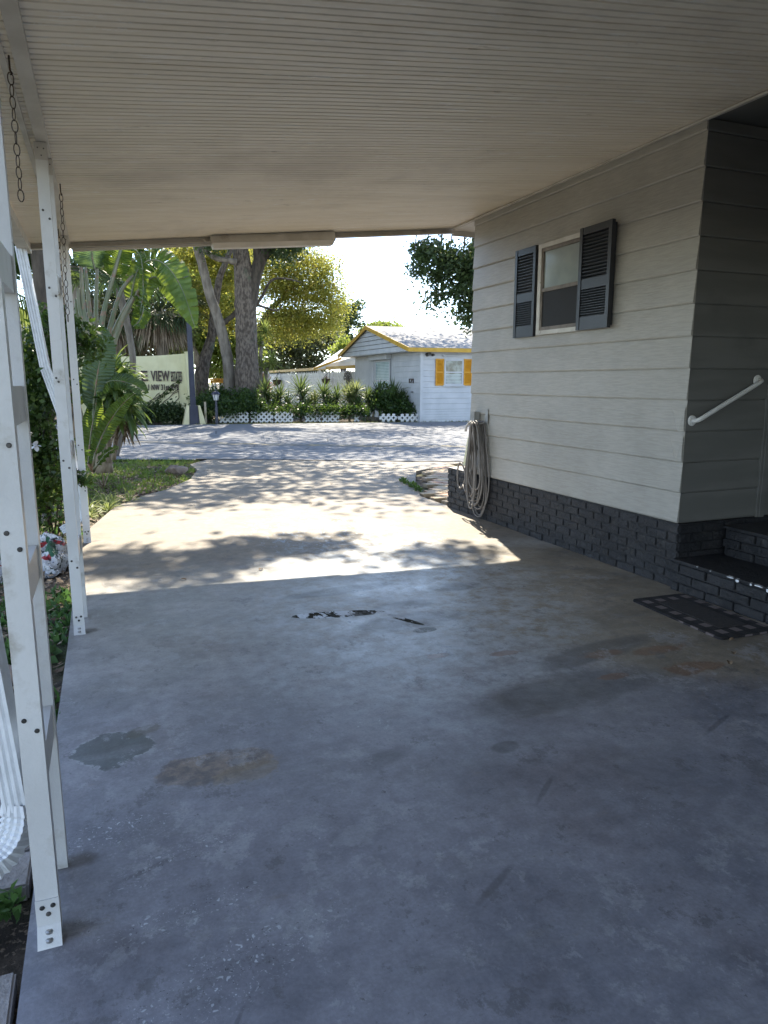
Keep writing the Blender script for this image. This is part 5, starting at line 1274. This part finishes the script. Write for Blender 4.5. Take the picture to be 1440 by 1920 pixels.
# ---- lattice screen
M_lat = PM('white_lattice', (.62, .62, .60), (.70, .70, .68), 3, .6)
ls = thing('lattice_screen', 'long white lattice screen wall with mustard top rail left of the cottage', 'lattice screen', (HX, 38, 0))
Ya, Yb, zT = HY1+.03, 49.0, 2.0
mb = MB(); st_w = .10
def lattice_strips(mb, L, Ht, pitch, w, fn):
    """diagonal strips in a rectangle L x Ht; fn maps (s, h, depth) to a point"""
    for sg, dp in ((1, 0), (-1, .012)):
        k = -Ht
        while k < L:
            s0, h0, s1, h1 = k, 0.0, k + Ht, Ht
            if s0 < 0: h0 = -s0; s0 = 0
            if s1 > L: h1 = Ht - (s1 - L); s1 = L
            if h1 > h0 + .01:
                a, e = (s0, h0), (s1, h1)
                if sg < 0: a, e = (s0, Ht - h0), (s1, Ht - h1)
                d = w * .7071
                q = [(a[0]-d/2, a[1]+sg*d/2), (a[0]+d/2, a[1]-sg*d/2), (e[0]+d/2, e[1]-sg*d/2), (e[0]-d/2, e[1]+sg*d/2)]
                mb.hexa([fn(x, y, dp) for x, y in q], [fn(x, y, dp + .010) for x, y in q])
            k += pitch
lattice_strips(mb, Yb-Ya, zT-.1, .36, .15, lambda s, h, d: (HX + d, Ya + s, h)); mb.build('lattice', M_lat, ls)
mb = MB(); mb.box((HX-.05, Ya, zT-.0), (HX+.06, Yb, zT+.14)); mb.build('top_rail', M_yel, ls)
for yy in (Ya+.05, 36.5, 42.5, Yb): 
    mb = MB(); mb.box((HX+.03, yy-.08, -.05), (HX+.12, yy+.08, zT-.001)); mb.build('post', M_lat, ls)
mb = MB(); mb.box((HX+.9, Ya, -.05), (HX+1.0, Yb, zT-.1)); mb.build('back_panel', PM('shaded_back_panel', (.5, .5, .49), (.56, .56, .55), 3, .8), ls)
# hanging baskets on it
for i, (u, v, r) in enumerate(((519, 712, .30), (611, 710, .22), (652, 730, .26))):
    q = AX(u, v, HX-.3); lab = ('leftmost dark hanging basket on the lattice screen', 'middle dark hanging basket on the lattice screen', 'large dark planter with trailing plant at the right end of the lattice screen')[i]
    hb = thing('hanging_basket', lab, 'hanging basket', tuple(q), 'baskets on the lattice screen')
    mb = MB(); mb.lathe(q, [(.03, -r*1.3), (r*.7, -r*.9), (r, -.05), (r*.95, 0), (r*.5, -.02)], 14); mb.build('basket', M_bark_dark, hb, smooth=True)
    mb = MB()
    for k in range(3): a = 2*PI*k/3; mb.tube([q + Vector((r*.9*math.cos(a), r*.9*math.sin(a), 0)), q + Vector((.2, 0, r*1.8))], .012, 5)
    mb.build('wire', M_bolt, hb)
    mb = MB(); rosette(mb, q, 16, r*1.1, .05, 1.2, 400+i, .1, 1.3, .2); mb.build('plant', M_dleaf if i != 1 else M_litter, hb)
q = AX(652, 712, HX-.15)
wo = thing('wall_ornament', 'black metal scroll ornament on the lattice screen above the planter', 'ornament', tuple(q)); mb = MB()
for k in range(7):
    a = PI*(k+.5)/7; c1 = q + Vector((0, .5*math.cos(a), .35*math.sin(a)))
    mb.tube([q + Vector((0, 0, -.3)), q.lerp(c1, .6), c1] , .02, 6); mb.tube([c1 + Vector((0, .09*math.cos(t), .09*math.sin(t))) for t in [2*PI*j/10 for j in range(10)]], .015, 6, closed=True)
mb.build('scroll', M_bolt, wo)
# pinkish flowering panel beyond the left end
shrub('bougainvillea', 'pinkish red flowering shrub behind the oak trunk at the screen end', 'shrub', [tuple(AY(495, 722, 46)) + (.5, .4, .7)], 1300, .12, leafmat('bougainvillea', (.30, .10, .08), (.25, .22, .12), 2, .4, (.6, .2, .15)), 51, 3, clump=.12)
mb = MB(); q0, q1 = AY(484, 700, 47), AY(503, 698, 46); mb.bar(q0, q1, .1, .14)
tl_ = mb.build('top_bar', M_lat); 
tr_ = thing('garden_arch', 'thin white garden arch frame beside the oak trunk', 'arch', tuple(q0)); tl_.parent = tr_; tl_.matrix_parent_inverse = Matrix.Translation(tr_.location).inverted()
mb = MB(); mb.box((q1.x-.09, q1.y-.05, -.05), (q1.x+.09, q1.y+.05, q1.z-.07)); mb.build('upright', M_lat, tr_)

# ---- small orange pergola between the trunks
q = AY(420, 716, 38); M_pg = PM('orange_pergola_wood', (.62, .30, .04), (.70, .38, .07), 5, .7)
pg = thing('pergola', 'small orange slatted pergola with white legs seen between the tree trunks', 'pergola', (q.x, 38, 0))
w2 = .62; zt2 = q.z
mb = MB(); mb.box((q.x-w2, 37.5, zt2-.06), (q.x+w2, 37.6, zt2+.07)); mb.box((q.x-w2, 38.5, zt2-.06), (q.x+w2, 38.6, zt2+.07)); mb.build('beam', M_pg, pg)
mb = MB()
for k in range(9): x = q.x-w2+.04+k*(2*w2-.08)/8; mb.box((x-.03, 37.3, zt2+.072), (x+.03, 38.8, zt2+.17))
mb.build('slat', M_pg, pg)
for sg in (-1, 1):
    for yy in (37.55, 38.55):
        mb = MB(); mb.box((q.x+sg*(w2-.1)-.05, yy-.05, -.05), (q.x+sg*(w2-.1)+.05, yy+.05, zt2-.061)); mb.build('leg', M_lat, pg)
mb = MB(); 
for k in range(7): mb.tube([(q.x-.5+.16*k, 37.5, zt2-.08), (q.x-.42+.16*k, 37.5, zt2-.22), (q.x-.34+.16*k, 37.5, zt2-.08)], .02, 5)
mb.build('scallop_trim', M_lat, pg)

# ---- white lattice edging along the verge, in several panels
ex = [(410, 1.0), (452, 0), (468, 1), (513, 1), (552, 0), (571, 1), (600, 1), (636, 0), (664, .5), (680, 0)]
segs = [(412, 466), (470, 512), (515, 549), (572, 601), (604, 636), (664, 674), (712, 745), (747, 787)]
labs = ['from the lantern to the oak root', 'just right of the oak root', 'third from the lantern, below the first yucca', 'fourth from the lantern, half hidden in leaves', 'fifth from the lantern, leaning', 'short tilted scrap standing alone', 'second from the cottage corner', 'ending at the cottage corner']
for i, (u0, u1) in enumerate(segs):
    a = AG(u0, 791.0 - (u0-412)*.004); e = AG(u1, 791.0 - (u1-412)*.004); a.z = e.z = -.02; L = (e - a).length; d = (e - a).normalized(); n2 = Vector((-d.y, d.x, 0))
    mb = MB(); hgt = .36 if i < 6 else .27; tilt = (0, .05, -.03, .08, -.06, .5, .04, 0)[i]
    off = (0, .05, 0, .15, .1, .2, .1, 0)[i]
    lattice_strips(mb, L, hgt, .185, .062, lambda s, h, dp: tuple(a + d * (s*math.cos(tilt*.25) ) + Vector((0, 0, h + (tilt*.12*s))) + n2 * (dp + off + h*tilt)))
    o = mb.build('lattice_edging', M_lat, loc=tuple(a)); tag(o, 'low white plastic lattice edging panel ' + labs[i], 'garden edging', 'white lattice edging along the verge')

# ---- yuccas and shrubs behind it
M_yuc = leafmat('yucca_leaf', (.035, .065, .03), (.085, .125, .05), 2, .35, (.3, .4, .1), rough=.35)
M_yuc2 = leafmat('pale_yucca_leaf', (.10, .13, .05), (.20, .24, .10), 2, .4, (.5, .55, .2))
yu = [(497, 738, .62, 0), (525, 745, .55, 0), (563, 735, .68, 0), (590, 755, .5, 1), (607, 742, .62, 0), (632, 748, .58, 0), (655, 745, .60, 1), (668, 735, .5, 1), (690, 750, .5, 0), (712, 745, .6, 0), (738, 748, .72, 0), (755, 757, .6, 0), (540, 762, .5, 0), (576, 768, .5, 0), (618, 768, .5, 0), (672, 765, .5, 0), (700, 768, .5, 0), (514, 765, .5, 0)]
names_ = {0: 'dark green', 1: 'pale green'}
for i, (u, v, L, pl) in enumerate(yu):
    gy = AG(u, 789).y + (.75 if i < 12 else .45); q = AY(u, v, gy); root = Vector((q.x, q.y, -.05))
    t = thing('yucca', ['x'][0], 'yucca', tuple(root), 'yuccas behind the lattice edging')
    t['label'] = 'spiky %s yucca %s' % (names_[pl], ['rooted against the oak foot', 'second to the right of the oak', 'tall one below the leftmost basket', 'low one left of the middle basket', 'under the middle basket', 'just right of the middle basket', 'below the large planter', 'by the corner where the lattice screen meets the cottage', 'below the cottage plank wall', 'below the cottage side window', 'tall one below the lapped side wall', 'nearest the cottage downspout', 'in the front row left of the tall one', 'in the front row left of the leaning edging panel', 'in the front row behind the leaning edging panel', 'in the front row by the tilted edging scrap', 'in the front row below the side window', 'in the front row nearest the oak'][i])
    mb = MB(); mb.tube([root, q], [.05, .04], 8); mb.build('stem', M_bark2, t)
    mb = MB()
    for k in range(2 if i < 12 else 1): rosette(mb, q + Vector((.12*k*(-1)**i, .1*k, -.28*k)), 56, L*1.2, .050, .45, 500+7*i+k, -.35, 1.45, .2, 3)
    mb.build('leaf_rosette', M_yuc2 if pl else M_yuc, t)
def pxblob(u, v, y, rx, ry, rz, w=None):
    p = AY(u, v, y); k = 1 / PXM(p); t = (p.x, p.y, p.z, rx*k, ry, rz*k); return t + (w,) if w else t
shrub('corner_shrub', 'dense dark leafy bush hiding the base of the cottage side window', 'shrub', [pxblob(722, 745, 24.7, 24, .6, 26), pxblob(742, 762, 24.5, 30, .5, 20), pxblob(768, 768, 24.3, 18, .4, 14)], 4200, .10, M_dleaf, 61, 8, clump=.12)
shrub('low_shrub', 'low tangled bush under the yuccas along the middle of the bed', 'shrub', [pxblob(u, 770, 25.6 - (u-500)*.006, 18, .35, 13) for u in range(510, 700, 24)], 5200, .09, M_dleaf, 62, 14, clump=.10)
shrub('oak_foot_hedge', 'round dark green hedge at the foot of the oak', 'shrub', [pxblob(455, 757, 25.9, 30, .6, 24), pxblob(430, 765, 25.7, 22, .6, 18), pxblob(480, 765, 25.7, 20, .5, 18), pxblob(462, 742, 26.1, 24, .5, 12)], 6500, .09, M_dleaf, 63, 12, clump=.10)
shrub('lamp_side_shrub', 'loose dark green bush between the lamp post and the lantern', 'shrub', [pxblob(385, 752, 26.3, 22, .6, 22), pxblob(412, 745, 26.8, 22, .6, 20), pxblob(372, 775, 26.0, 12, .4, 14), pxblob(398, 772, 26.0, 16, .4, 14)], 4800, .10, M_dleaf, 64, 10, clump=.12)

# ---- trees across the road
def pxp(pts, y): return [AY(u, v, y) for u, v in pts]
def pxr(pts, rs, y): return [r / PXM(AY(u, v, y)) for (u, v), r in zip(pts, rs)]
oak = thing('oak_tree', 'massive old tree with thick grey brown trunk and forked dark limb across the road', 'tree', tuple(AY(464, 800, 27)))
def pxtube(mb, pts, rs, y, n=14, seed=0, wob=.03): tube_smooth(mb, pxp(pts, y), pxr(pts, rs, y), n, seed=seed, wob=wob)
mb = MB(); pxtube(mb, [(466, 800), (466, 770), (464, 735), (463, 680), (462, 620), (460, 560), (456, 510), (450, 460), (447, 410), (440, 330), (450, 250)], [32, 28, 24, 21, 20, 20, 17, 14, 13, 10, 6], 27, 22, 1, .035); mb.build('trunk', M_bark, oak, smooth=True)
mb = MB(); pxtube(mb, [(466, 590), (473, 550), (479, 515), (490, 485), (508, 462), (530, 430), (560, 380), (600, 330)], [12, 12, 12, 11, 9, 8, 6, 4], 26.9, 14, 2); mb.build('limb', M_bark_dark, oak, smooth=True)
mb = MB(); pxtube(mb, [(481, 515), (483, 490), (482, 460), (486, 420), (500, 340)], [9, 8, 7, 6, 4], 26.9, 12, 3); mb.build('limb', M_bark_dark, oak, smooth=True)
mb = MB(); pxtube(mb, [(444, 492), (425, 488), (405, 484), (390, 474), (375, 455), (350, 420)], [6, 5.5, 5, 4.5, 4, 3], 26.8, 10, 4); mb.build('limb', M_bark2, oak, smooth=True)
mb = MB(); pxtube(mb, [(478, 575), (492, 555), (505, 530), (520, 522), (545, 524), (565, 530)], [3, 3, 2.5, 2, 1.6, 1], 27.2, 8, 5); pxtube(mb, [(478, 570), (495, 576), (520, 582), (530, 570)], [2.5, 2.2, 1.6, 1], 27.2, 8, 6); mb.build('limb', M_bark_dark, oak, smooth=True)
# oak crown high above the road (shades the asphalt), lower sprays come into view
hb = [(3, 22.5, 10.5, 3.2, 3.0, 1.6), (7, 24, 11, 3.4, 3, 1.8), (5, 27, 12, 4, 3.4, 2), (1.0, 26, 10.5, 3, 2.8, 1.6), (9.5, 27, 10, 3, 2.8, 1.6), (4.5, 20.5, 9.0, 2.8, 2.0, 1.1), (8.5, 21.5, 9.4, 2.4, 2, 1.2), (13, 29.5, 10.2, 3.4, 2.6, 1.0), (17.5, 29, 10.4, 2.6, 2.4, 1.0), (0, 22, 9.3, 2.5, 2.2, 1.2), (6, 31, 11, 4, 3, 2)]
npmesh('crown', leaves(hb, 27000, .18, 71, .6, 0, .42, .1), 4, M_oakleaf, oak)
npmesh('lower_spray', leaves([pxblob(528, 468, 26.5, 26, 1.0, 22), pxblob(548, 455, 26.5, 20, 1, 22), pxblob(505, 448, 26.5, 25, 1, 14), pxblob(395, 455, 26.5, 30, 1, 12)], 3000, .13, 72, .5, .05, .22, .1), 4, M_oakleaf, oak)
ln = thing('leaning_tree', 'slender grey tree leaning left in front of the forked tree', 'tree', tuple(AY(433, 790, 27.4)))
mb = MB(); pxtube(mb, [(434, 790), (432, 745), (430, 715), (426, 670), (414, 615), (403, 580), (394, 555), (385, 520), (376, 485), (366, 450), (350, 380), (330, 300)], [13, 12, 11, 10, 9.5, 9, 9, 8.5, 8.5, 8, 6, 4], 27.4, 14, 8); mb.build('trunk', M_bark2, ln, smooth=True)
npmesh('crown', leaves([(-.5, 25, 9.5, 2.6, 2.4, 1.5), (1.5, 28, 10.5, 3, 3, 1.6), (-2.5, 27, 9.8, 2.6, 2.6, 1.5)], 6000, .18, 73, .6, 0, .4, .1), 4, M_mleaf, ln)
fk = thing('forked_tree', 'forked brown tree between the sign pillar and the leaning tree', 'tree', tuple(AY(379, 780, 29)))
mb = MB(); pxtube(mb, [(380, 790), (378, 740), (378, 705), (382, 680), (390, 655), (397, 625), (400, 590), (406, 555), (412, 520), (424, 490), (440, 450)], [17, 14, 13, 12, 10, 8, 7, 7, 6, 5.5, 4], 29, 12, 9); mb.build('trunk', M_bark, fk, smooth=True)
mb = MB(); pxtube(mb, [(393, 640), (405, 620), (420, 605), (438, 590), (452, 570)], [6, 6, 5, 4.5, 3], 29, 10, 10); mb.build('limb', M_bark_dark, fk, smooth=True)
mb = MB(); pxtube(mb, [(376, 690), (366, 665), (352, 640), (345, 600), (340, 570), (330, 540)], [8, 7, 6, 7, 7, 6], 29, 10, 11); mb.build('limb', M_bark_brown, fk, smooth=True)
npmesh('crown', leaves([pxblob(u, v, 31, ru, 1.5, rv) for u, v, ru, rv in ((380, 480, 45, 30), (420, 520, 40, 45), (370, 560, 30, 40), (415, 600, 40, 35), (350, 470, 40, 20), (440, 470, 40, 30))], 9500, .16, 74, .55, 0, .28, .1), 4, M_yleaf, fk)
yt = thing('yellow_green_tree', 'big sunlit yellow green tree crown to the right of the oak trunk', 'tree', tuple(AY(545, 780, 33)))
mb = MB(); pxtube(mb, [(474, 790), (474, 720), (478, 650), (500, 590), (540, 550), (580, 510)], [9, 8, 7, 5, 4, 2], 33, 12, 12); pxtube(mb, [(500, 590), (550, 590), (600, 575)], [4, 3, 1.5], 33, 8, 13); mb.build('trunk', M_bark_dark, yt, smooth=True)
bl = [(500, 490, 32, 34), (545, 482, 38, 26), (585, 490, 32, 26), (610, 498, 20, 18), (520, 540, 42, 36), (570, 548, 42, 36), (612, 555, 30, 28), (545, 590, 45, 24), (592, 600, 40, 22), (630, 575, 16, 18), (505, 600, 26, 20), (570, 622, 30, 12), (520, 625, 30, 14), (636, 545, 12, 14), (615, 610, 22, 14), (600, 525, 26, 24), (540, 515, 40, 20)]
npmesh('crown', leaves([pxblob(u, v, 33, ru, 1.6, rv) for u, v, ru, rv in bl], 34000, .11, 75, .55, .02, .36, .1), 4, M_yleaf, yt)
# lime filler tree left of the oak, further back
lt2 = thing('lime_tree', 'light green tree mass showing between the oak and the forked tree', 'tree', tuple(AY(420, 760, 40)))
mb = MB(); pxtube(mb, [(415, 770), (418, 650), (410, 540)], [6, 5, 3], 40, 8, 14); mb.build('trunk', M_bark_dark, lt2, smooth=True)
npmesh('crown', leaves([pxblob(u, v, 40, ru, 2, rv) for u, v, ru, rv in ((370, 520, 50, 50), (430, 560, 45, 60), (400, 640, 55, 45), (450, 650, 40, 50), (360, 620, 40, 50), (430, 480, 50, 30), (410, 690, 40, 20))], 19000, .24, 76, .55, 0, .40, .0), 4, M_gleaf, lt2)
# olive hedge-like trees right of oak, below the yellow crown
ol = thing('olive_tree', 'dull olive green tree under the yellow crown behind the lattice screen', 'tree', tuple(AY(560, 760, 54)))
mb = MB(); pxtube(mb, [(565, 770), (560, 680), (570, 620)], [7, 5, 3], 54, 8, 15); mb.build('trunk', M_bark_dark, ol, smooth=True)
npmesh('crown', leaves([pxblob(u, v, 54, ru, 2.5, rv) for u, v, ru, rv in ((510, 640, 40, 50), (550, 650, 40, 45), (590, 640, 42, 48), (625, 635, 26, 36), (560, 610, 60, 30), (520, 690, 40, 25), (580, 690, 45, 25), (490, 700, 25, 25))], 17000, .24, 77, .6, 0, .38, .0), 4, M_olive, ol)
dk = thing('dark_far_tree', 'dark green tree left of the cottage gable against the sky', 'tree', tuple(AY(650, 760, 58)))
mb = MB(); pxtube(mb, [(645, 770), (645, 660), (650, 610)], [6, 5, 3], 58, 8, 16); mb.build('trunk', M_bark_dark, dk, smooth=True)
npmesh('crown', leaves([pxblob(u, v, 58, ru, 2.5, rv) for u, v, ru, rv in ((640, 610, 22, 26), (655, 592, 18, 22), (646, 640, 26, 22), (668, 615, 10, 10), (632, 585, 16, 18), (660, 575, 14, 6))], 6500, .24, 78, .6, 0, .28, .05), 4, M_oakleaf, dk)
ft = thing('distant_tree', 'small pale green distant tree top just above the cottage ridge', 'tree', tuple(AY(718, 700, 95)))
mb = MB(); pxtube(mb, [(715, 716), (715, 640), (716, 618)], [4, 3, 1.5], 95, 8, 17); mb.build('trunk', M_bark_dark, ft, smooth=True)
npmesh('crown', leaves([pxblob(u, v, 95, ru, 3, rv) for u, v, ru, rv in ((700, 616, 24, 10), (722, 612, 26, 9), (690, 622, 20, 8), (744, 618, 16, 6))], 2600, .38, 79, .6, 0, .4, .05), 4, M_gleaf, ft)
lg = thing('lime_shrub_tree', 'bright lime shrub beside the left slope of the cottage gable', 'tree', tuple(AY(640, 720, 45)))
mb = MB(); pxtube(mb, [(640, 730), (640, 670)], [3, 2], 45, 8, 18); mb.build('trunk', M_bark_dark, lg, smooth=True)
npmesh('crown', leaves([pxblob(645, 645, 45, 14, .8, 14), pxblob(636, 660, 45, 16, .8, 12)], 1300, .2, 80, .6, 0, .2, .1), 4, M_gleaf, lg)
# spiky trees (tall yuccas) right of the oak trunk
ty = thing('tree_yucca', 'tall tree yucca with two bright spiky heads right of the oak trunk', 'yucca', tuple(AY(500, 770, 29.5)))
mb = MB(); pxtube(mb, [(494, 780), (496, 720), (500, 690)], [5, 4, 4], 29.5, 8, 19); pxtube(mb, [(492, 780), (488, 680), (492, 640)], [4, 4, 3], 29.5, 8, 20); mb.build('trunk', M_bark2, ty)
for i, (u, v, L) in enumerate(((510, 682, .72), (490, 690, .6), (497, 622, .62), (488, 645, .5))):
    mb = MB(); rosette(mb, AY(u, v, 29.5), 60, L, .055, .35, 600+i, -.6, 1.5, .2, 3); mb.build('leaf_head', leafmat('bright_yucca', (.12, .17, .05), (.24, .30, .09), 3, .45, (.55, .62, .15)), ty)
# bare frangipani behind the pergola
bt = thing('bare_shrub', 'leafless pale branching shrub above the orange pergola', 'shrub', tuple(AY(422, 760, 40))); mb = MB(); R = random.Random(3)
def branch(p, d, L, r, n):
    q = p + d*L; mb.tube([p, p.lerp(q, .5) + Vector((R.uniform(-.04, .04), 0, R.uniform(-.04, .04))), q], [r, r*.85, r*.7], 6)
    if n:
        for s_ in (-1, 1, .2): branch(q, (d + Vector((s_*.6, R.uniform(-.4, .4), R.uniform(-.1, .35)))).normalized(), L*.72, r*.68, n-1)
branch(AY(422, 760, 40), Vector((0, 0, 1)), 1.0, .07, 4); mb.build('branches', PM('pale_bark', (.42, .38, .32), (.52, .48, .42), 5, .9), bt)

# ---- fan palms with skirts behind the sign wall
M_skirt = PM('dead_frond', (.17, .125, .085), (.34, .27, .19), 1.2, .9, c3=(.11, .12, .06), s3=1.1, lo3=.5, hi3=.6)
M_fan = leafmat('fan_palm_leaf', (.030, .052, .022), (.065, .095, .04), 1.5, .3, (.25, .3, .1), rough=.4)
def sabal(u, v, y, label, nfan, r, skirt_v, seed, vb=790):
    c_ = AY(u, v, y); t = thing('fan_palm', label, 'palm', (c_.x, c_.y, 0), 'fan palms behind the sign wall')
    mb = MB(); mb.tube([Vector((c_.x, c_.y, -.05)), Vector((c_.x, c_.y, c_.z*.6)), c_], [.24, .20, .2], 12); mb.build('trunk', M_bark2, t, smooth=True)
    R = random.Random(seed); mb = MB()
    for i in range(nfan):
        a = i*2.4 + R.uniform(-.2, .2); e_ = R.uniform(-.35, 1.2); d = Vector((math.cos(a)*math.cos(e_), math.sin(a)*math.cos(e_), math.sin(e_)))
        tip = c_ + d*r*.55; mb.tube([c_, c_.lerp(tip, .5) + Vector((0, 0, .08)), tip], .02, 5)
        fan_leaf(mb, tip, d + Vector((0, 0, -.25)), r*.75, seed*50+i, 26, 3.0, .8, .05)
    mb.build('crown', M_fan, t)
    if skirt_v:
        mb = MB(); zb2 = AY(u, skirt_v, y).z
        for i in range(700):
            a = R.uniform(0, 2*PI); rr = r*.62*(R.random()**.4); h0 = c_.z - R.random()*(c_.z - zb2)*.65 + .1
            blade(c_ + Vector((math.cos(a)*rr, math.sin(a)*rr, h0 - c_.z)), (math.cos(a)*.35, math.sin(a)*.35, -.7), R.uniform(.5, 1.0)*r*.55, .035, .6, 3, .2, mb=mb)
        mb.build('dead_frond_skirt', M_skirt, t)
    return t
sabal(300, 585, 29.0, 'squat fan palm with thick dead frond skirt behind the lettered sign wall end', 30, 1.75, 668, 3)
sabal(218, 600, 29.5, 'fan palm with hanging brown fronds behind the left part of the sign wall', 22, 1.6, 672, 4)
sabal(140, 500, 30.0, 'taller green fan palm showing beside the farthest post against the sky', 26, 1.7, 0, 5)
sabal(175, 560, 33.0, 'green fan palm filling the gap behind the leaf stalks', 26, 2.1, 640, 6)
# dark backdrop trees beyond the sign
bk = thing('backdrop_tree', 'dense shaded green tree far behind the sign wall and fan palms', 'tree', tuple(AY(260, 760, 44)))
mb = MB(); pxtube(mb, [(260, 770), (262, 640), (270, 560)], [8, 6, 4], 44, 8, 21); mb.build('trunk', M_bark_dark, bk, smooth=True)
npmesh('crown', leaves([pxblob(u, v, 44, ru, 2.5, rv) for u, v, ru, rv in ((170, 600, 60, 50), (240, 600, 60, 70), (310, 600, 60, 70), (220, 660, 90, 40), (330, 660, 50, 50), (300, 520, 60, 35), (230, 520, 50, 25), (350, 540, 30, 40))], 17000, .25, 81, .6, 0, .4, .0), 4, M_olive, bk)
bk = thing('backdrop_tree', 'shaded green tree mass behind the cottage at far left between the posts', 'tree', tuple(AY(60, 760, 36)))
mb = MB(); pxtube(mb, [(60, 770), (60, 660), (50, 600)], [8, 6, 4], 36, 8, 22); mb.build('trunk', M_bark_dark, bk, smooth=True)
npmesh('crown', leaves([pxblob(u, v, 36, ru, 2, rv) for u, v, ru, rv in ((60, 650, 60, 40), (0, 640, 60, 60), (110, 680, 50, 40), (60, 740, 90, 30))], 8000, .22, 82, .6, 0, .35, .0), 4, M_mleaf, bk)

# ---- big street tree right of the drive: hanging branches in view, dapples the concrete
stt = thing('street_tree', 'dark leafy tree whose drooping branches hang beside the house corner against the sky', 'tree', (9.2, 13.0, 0))
mb = MB(); tube_smooth(mb, [(9.2, 13.4, -.1), (9.1, 13.3, 2), (8.8, 13, 4.2), (8, 12.8, 6.0)], [.42, .34, .30, .24], 14, seed=30); 
tube_smooth(mb, [(8.8, 13, 4.0), (7.2, 13.4, 6.6), (5.6, 15.4, 8.0), (3.0, 16.4, 8.6)], [.22, .15, .08, .03], 10, seed=31); tube_smooth(mb, [(8.9, 13, 4.2), (10.5, 13.5, 7), (12, 14, 8.5)], [.22, .16, .07], 10, seed=32); tube_smooth(mb, [(8, 12.8, 6), (7.2, 14.5, 8), (6, 16.5, 9.2)], [.18, .13, .05], 10, seed=33)
mb.build('trunk', M_bark, stt, smooth=True)
npmesh('crown', leaves([(9.0, 13, 8, 3.0, 2.6, 1.6), (6.9, 12.3, 8.4, 1.2, 1.2, 1.0), (11.5, 14, 8.6, 2.6, 2.5, 1.6), (6.4, 16.6, 8.8, 2.6, 2.2, 1.2), (10, 17, 8.5, 2.6, 2.5, 1.3), (3.2, 16.4, 8.6, 2.2, 1.5, .9), (4.5, 18.8, 8.9, 2.8, 1.5, .8), (1.8, 18.6, 8.9, 1.9, 1.3, .7)], 17500, .17, 90, .6, 0, .34, .1), 4, M_oakleaf, stt)
npmesh('dappling_branch', leaves([(2.2, 13.0, 8.7, .8, .75, .25), (3.0, 12.9, 8.7, .75, .7, .25), (3.6, 13.1, 8.7, .6, .45, .2), (2.5, 12.35, 8.6, .5, .25, .2, .06), (4.6, 12.2, 8.5, .6, .15, .12, .08), (1.4, 13.6, 8.8, .5, .5, .2), (1.5, 12.6, 8.7, .4, .4, .2)], 2900, .15, 91, .6, 0, .15, .0), 4, M_oakleaf, stt)
dbl = []
for (u, v, ru, rv) in ((800, 470, 30, 26), (840, 485, 40, 40), (885, 500, 40, 45), (820, 515, 18, 28), (860, 540, 26, 26), (900, 560, 22, 30), (785, 500, 10, 20), (778, 462, 14, 12), (815, 560, 7, 18), (879, 590, 5, 16), (828, 545, 8, 16), (770, 525, 4, 8), (905, 470, 50, 40), (870, 570, 16, 24), (845, 585, 5, 14), (893, 600, 8, 22)):
    p = AY(u, v, 12.6); k = 1/PXM(p); dbl.append((p.x, p.y, p.z, ru*k, .5, rv*k))
npmesh('drooping_branch', leaves(dbl, 11000, .085, 92, .5, .06, .10, .05), 4, M_oakleaf, stt)
mb = MB()
for (u, v) in ((800, 470), (840, 500), (885, 520), (815, 555), (879, 590), (775, 490), (860, 545)):
    e = AY(u, v, 12.6); mb.tube([(6.8, 12.7, 6.2), ((6.8+e.x)/2, 12.65, 5.6 + .3*((u*7) % 3)), (e.x+.1, 12.6, e.z+.8), tuple(e)], [.05, .03, .015, .006], 6)
mb.build('branch', M_bark_dark, stt)
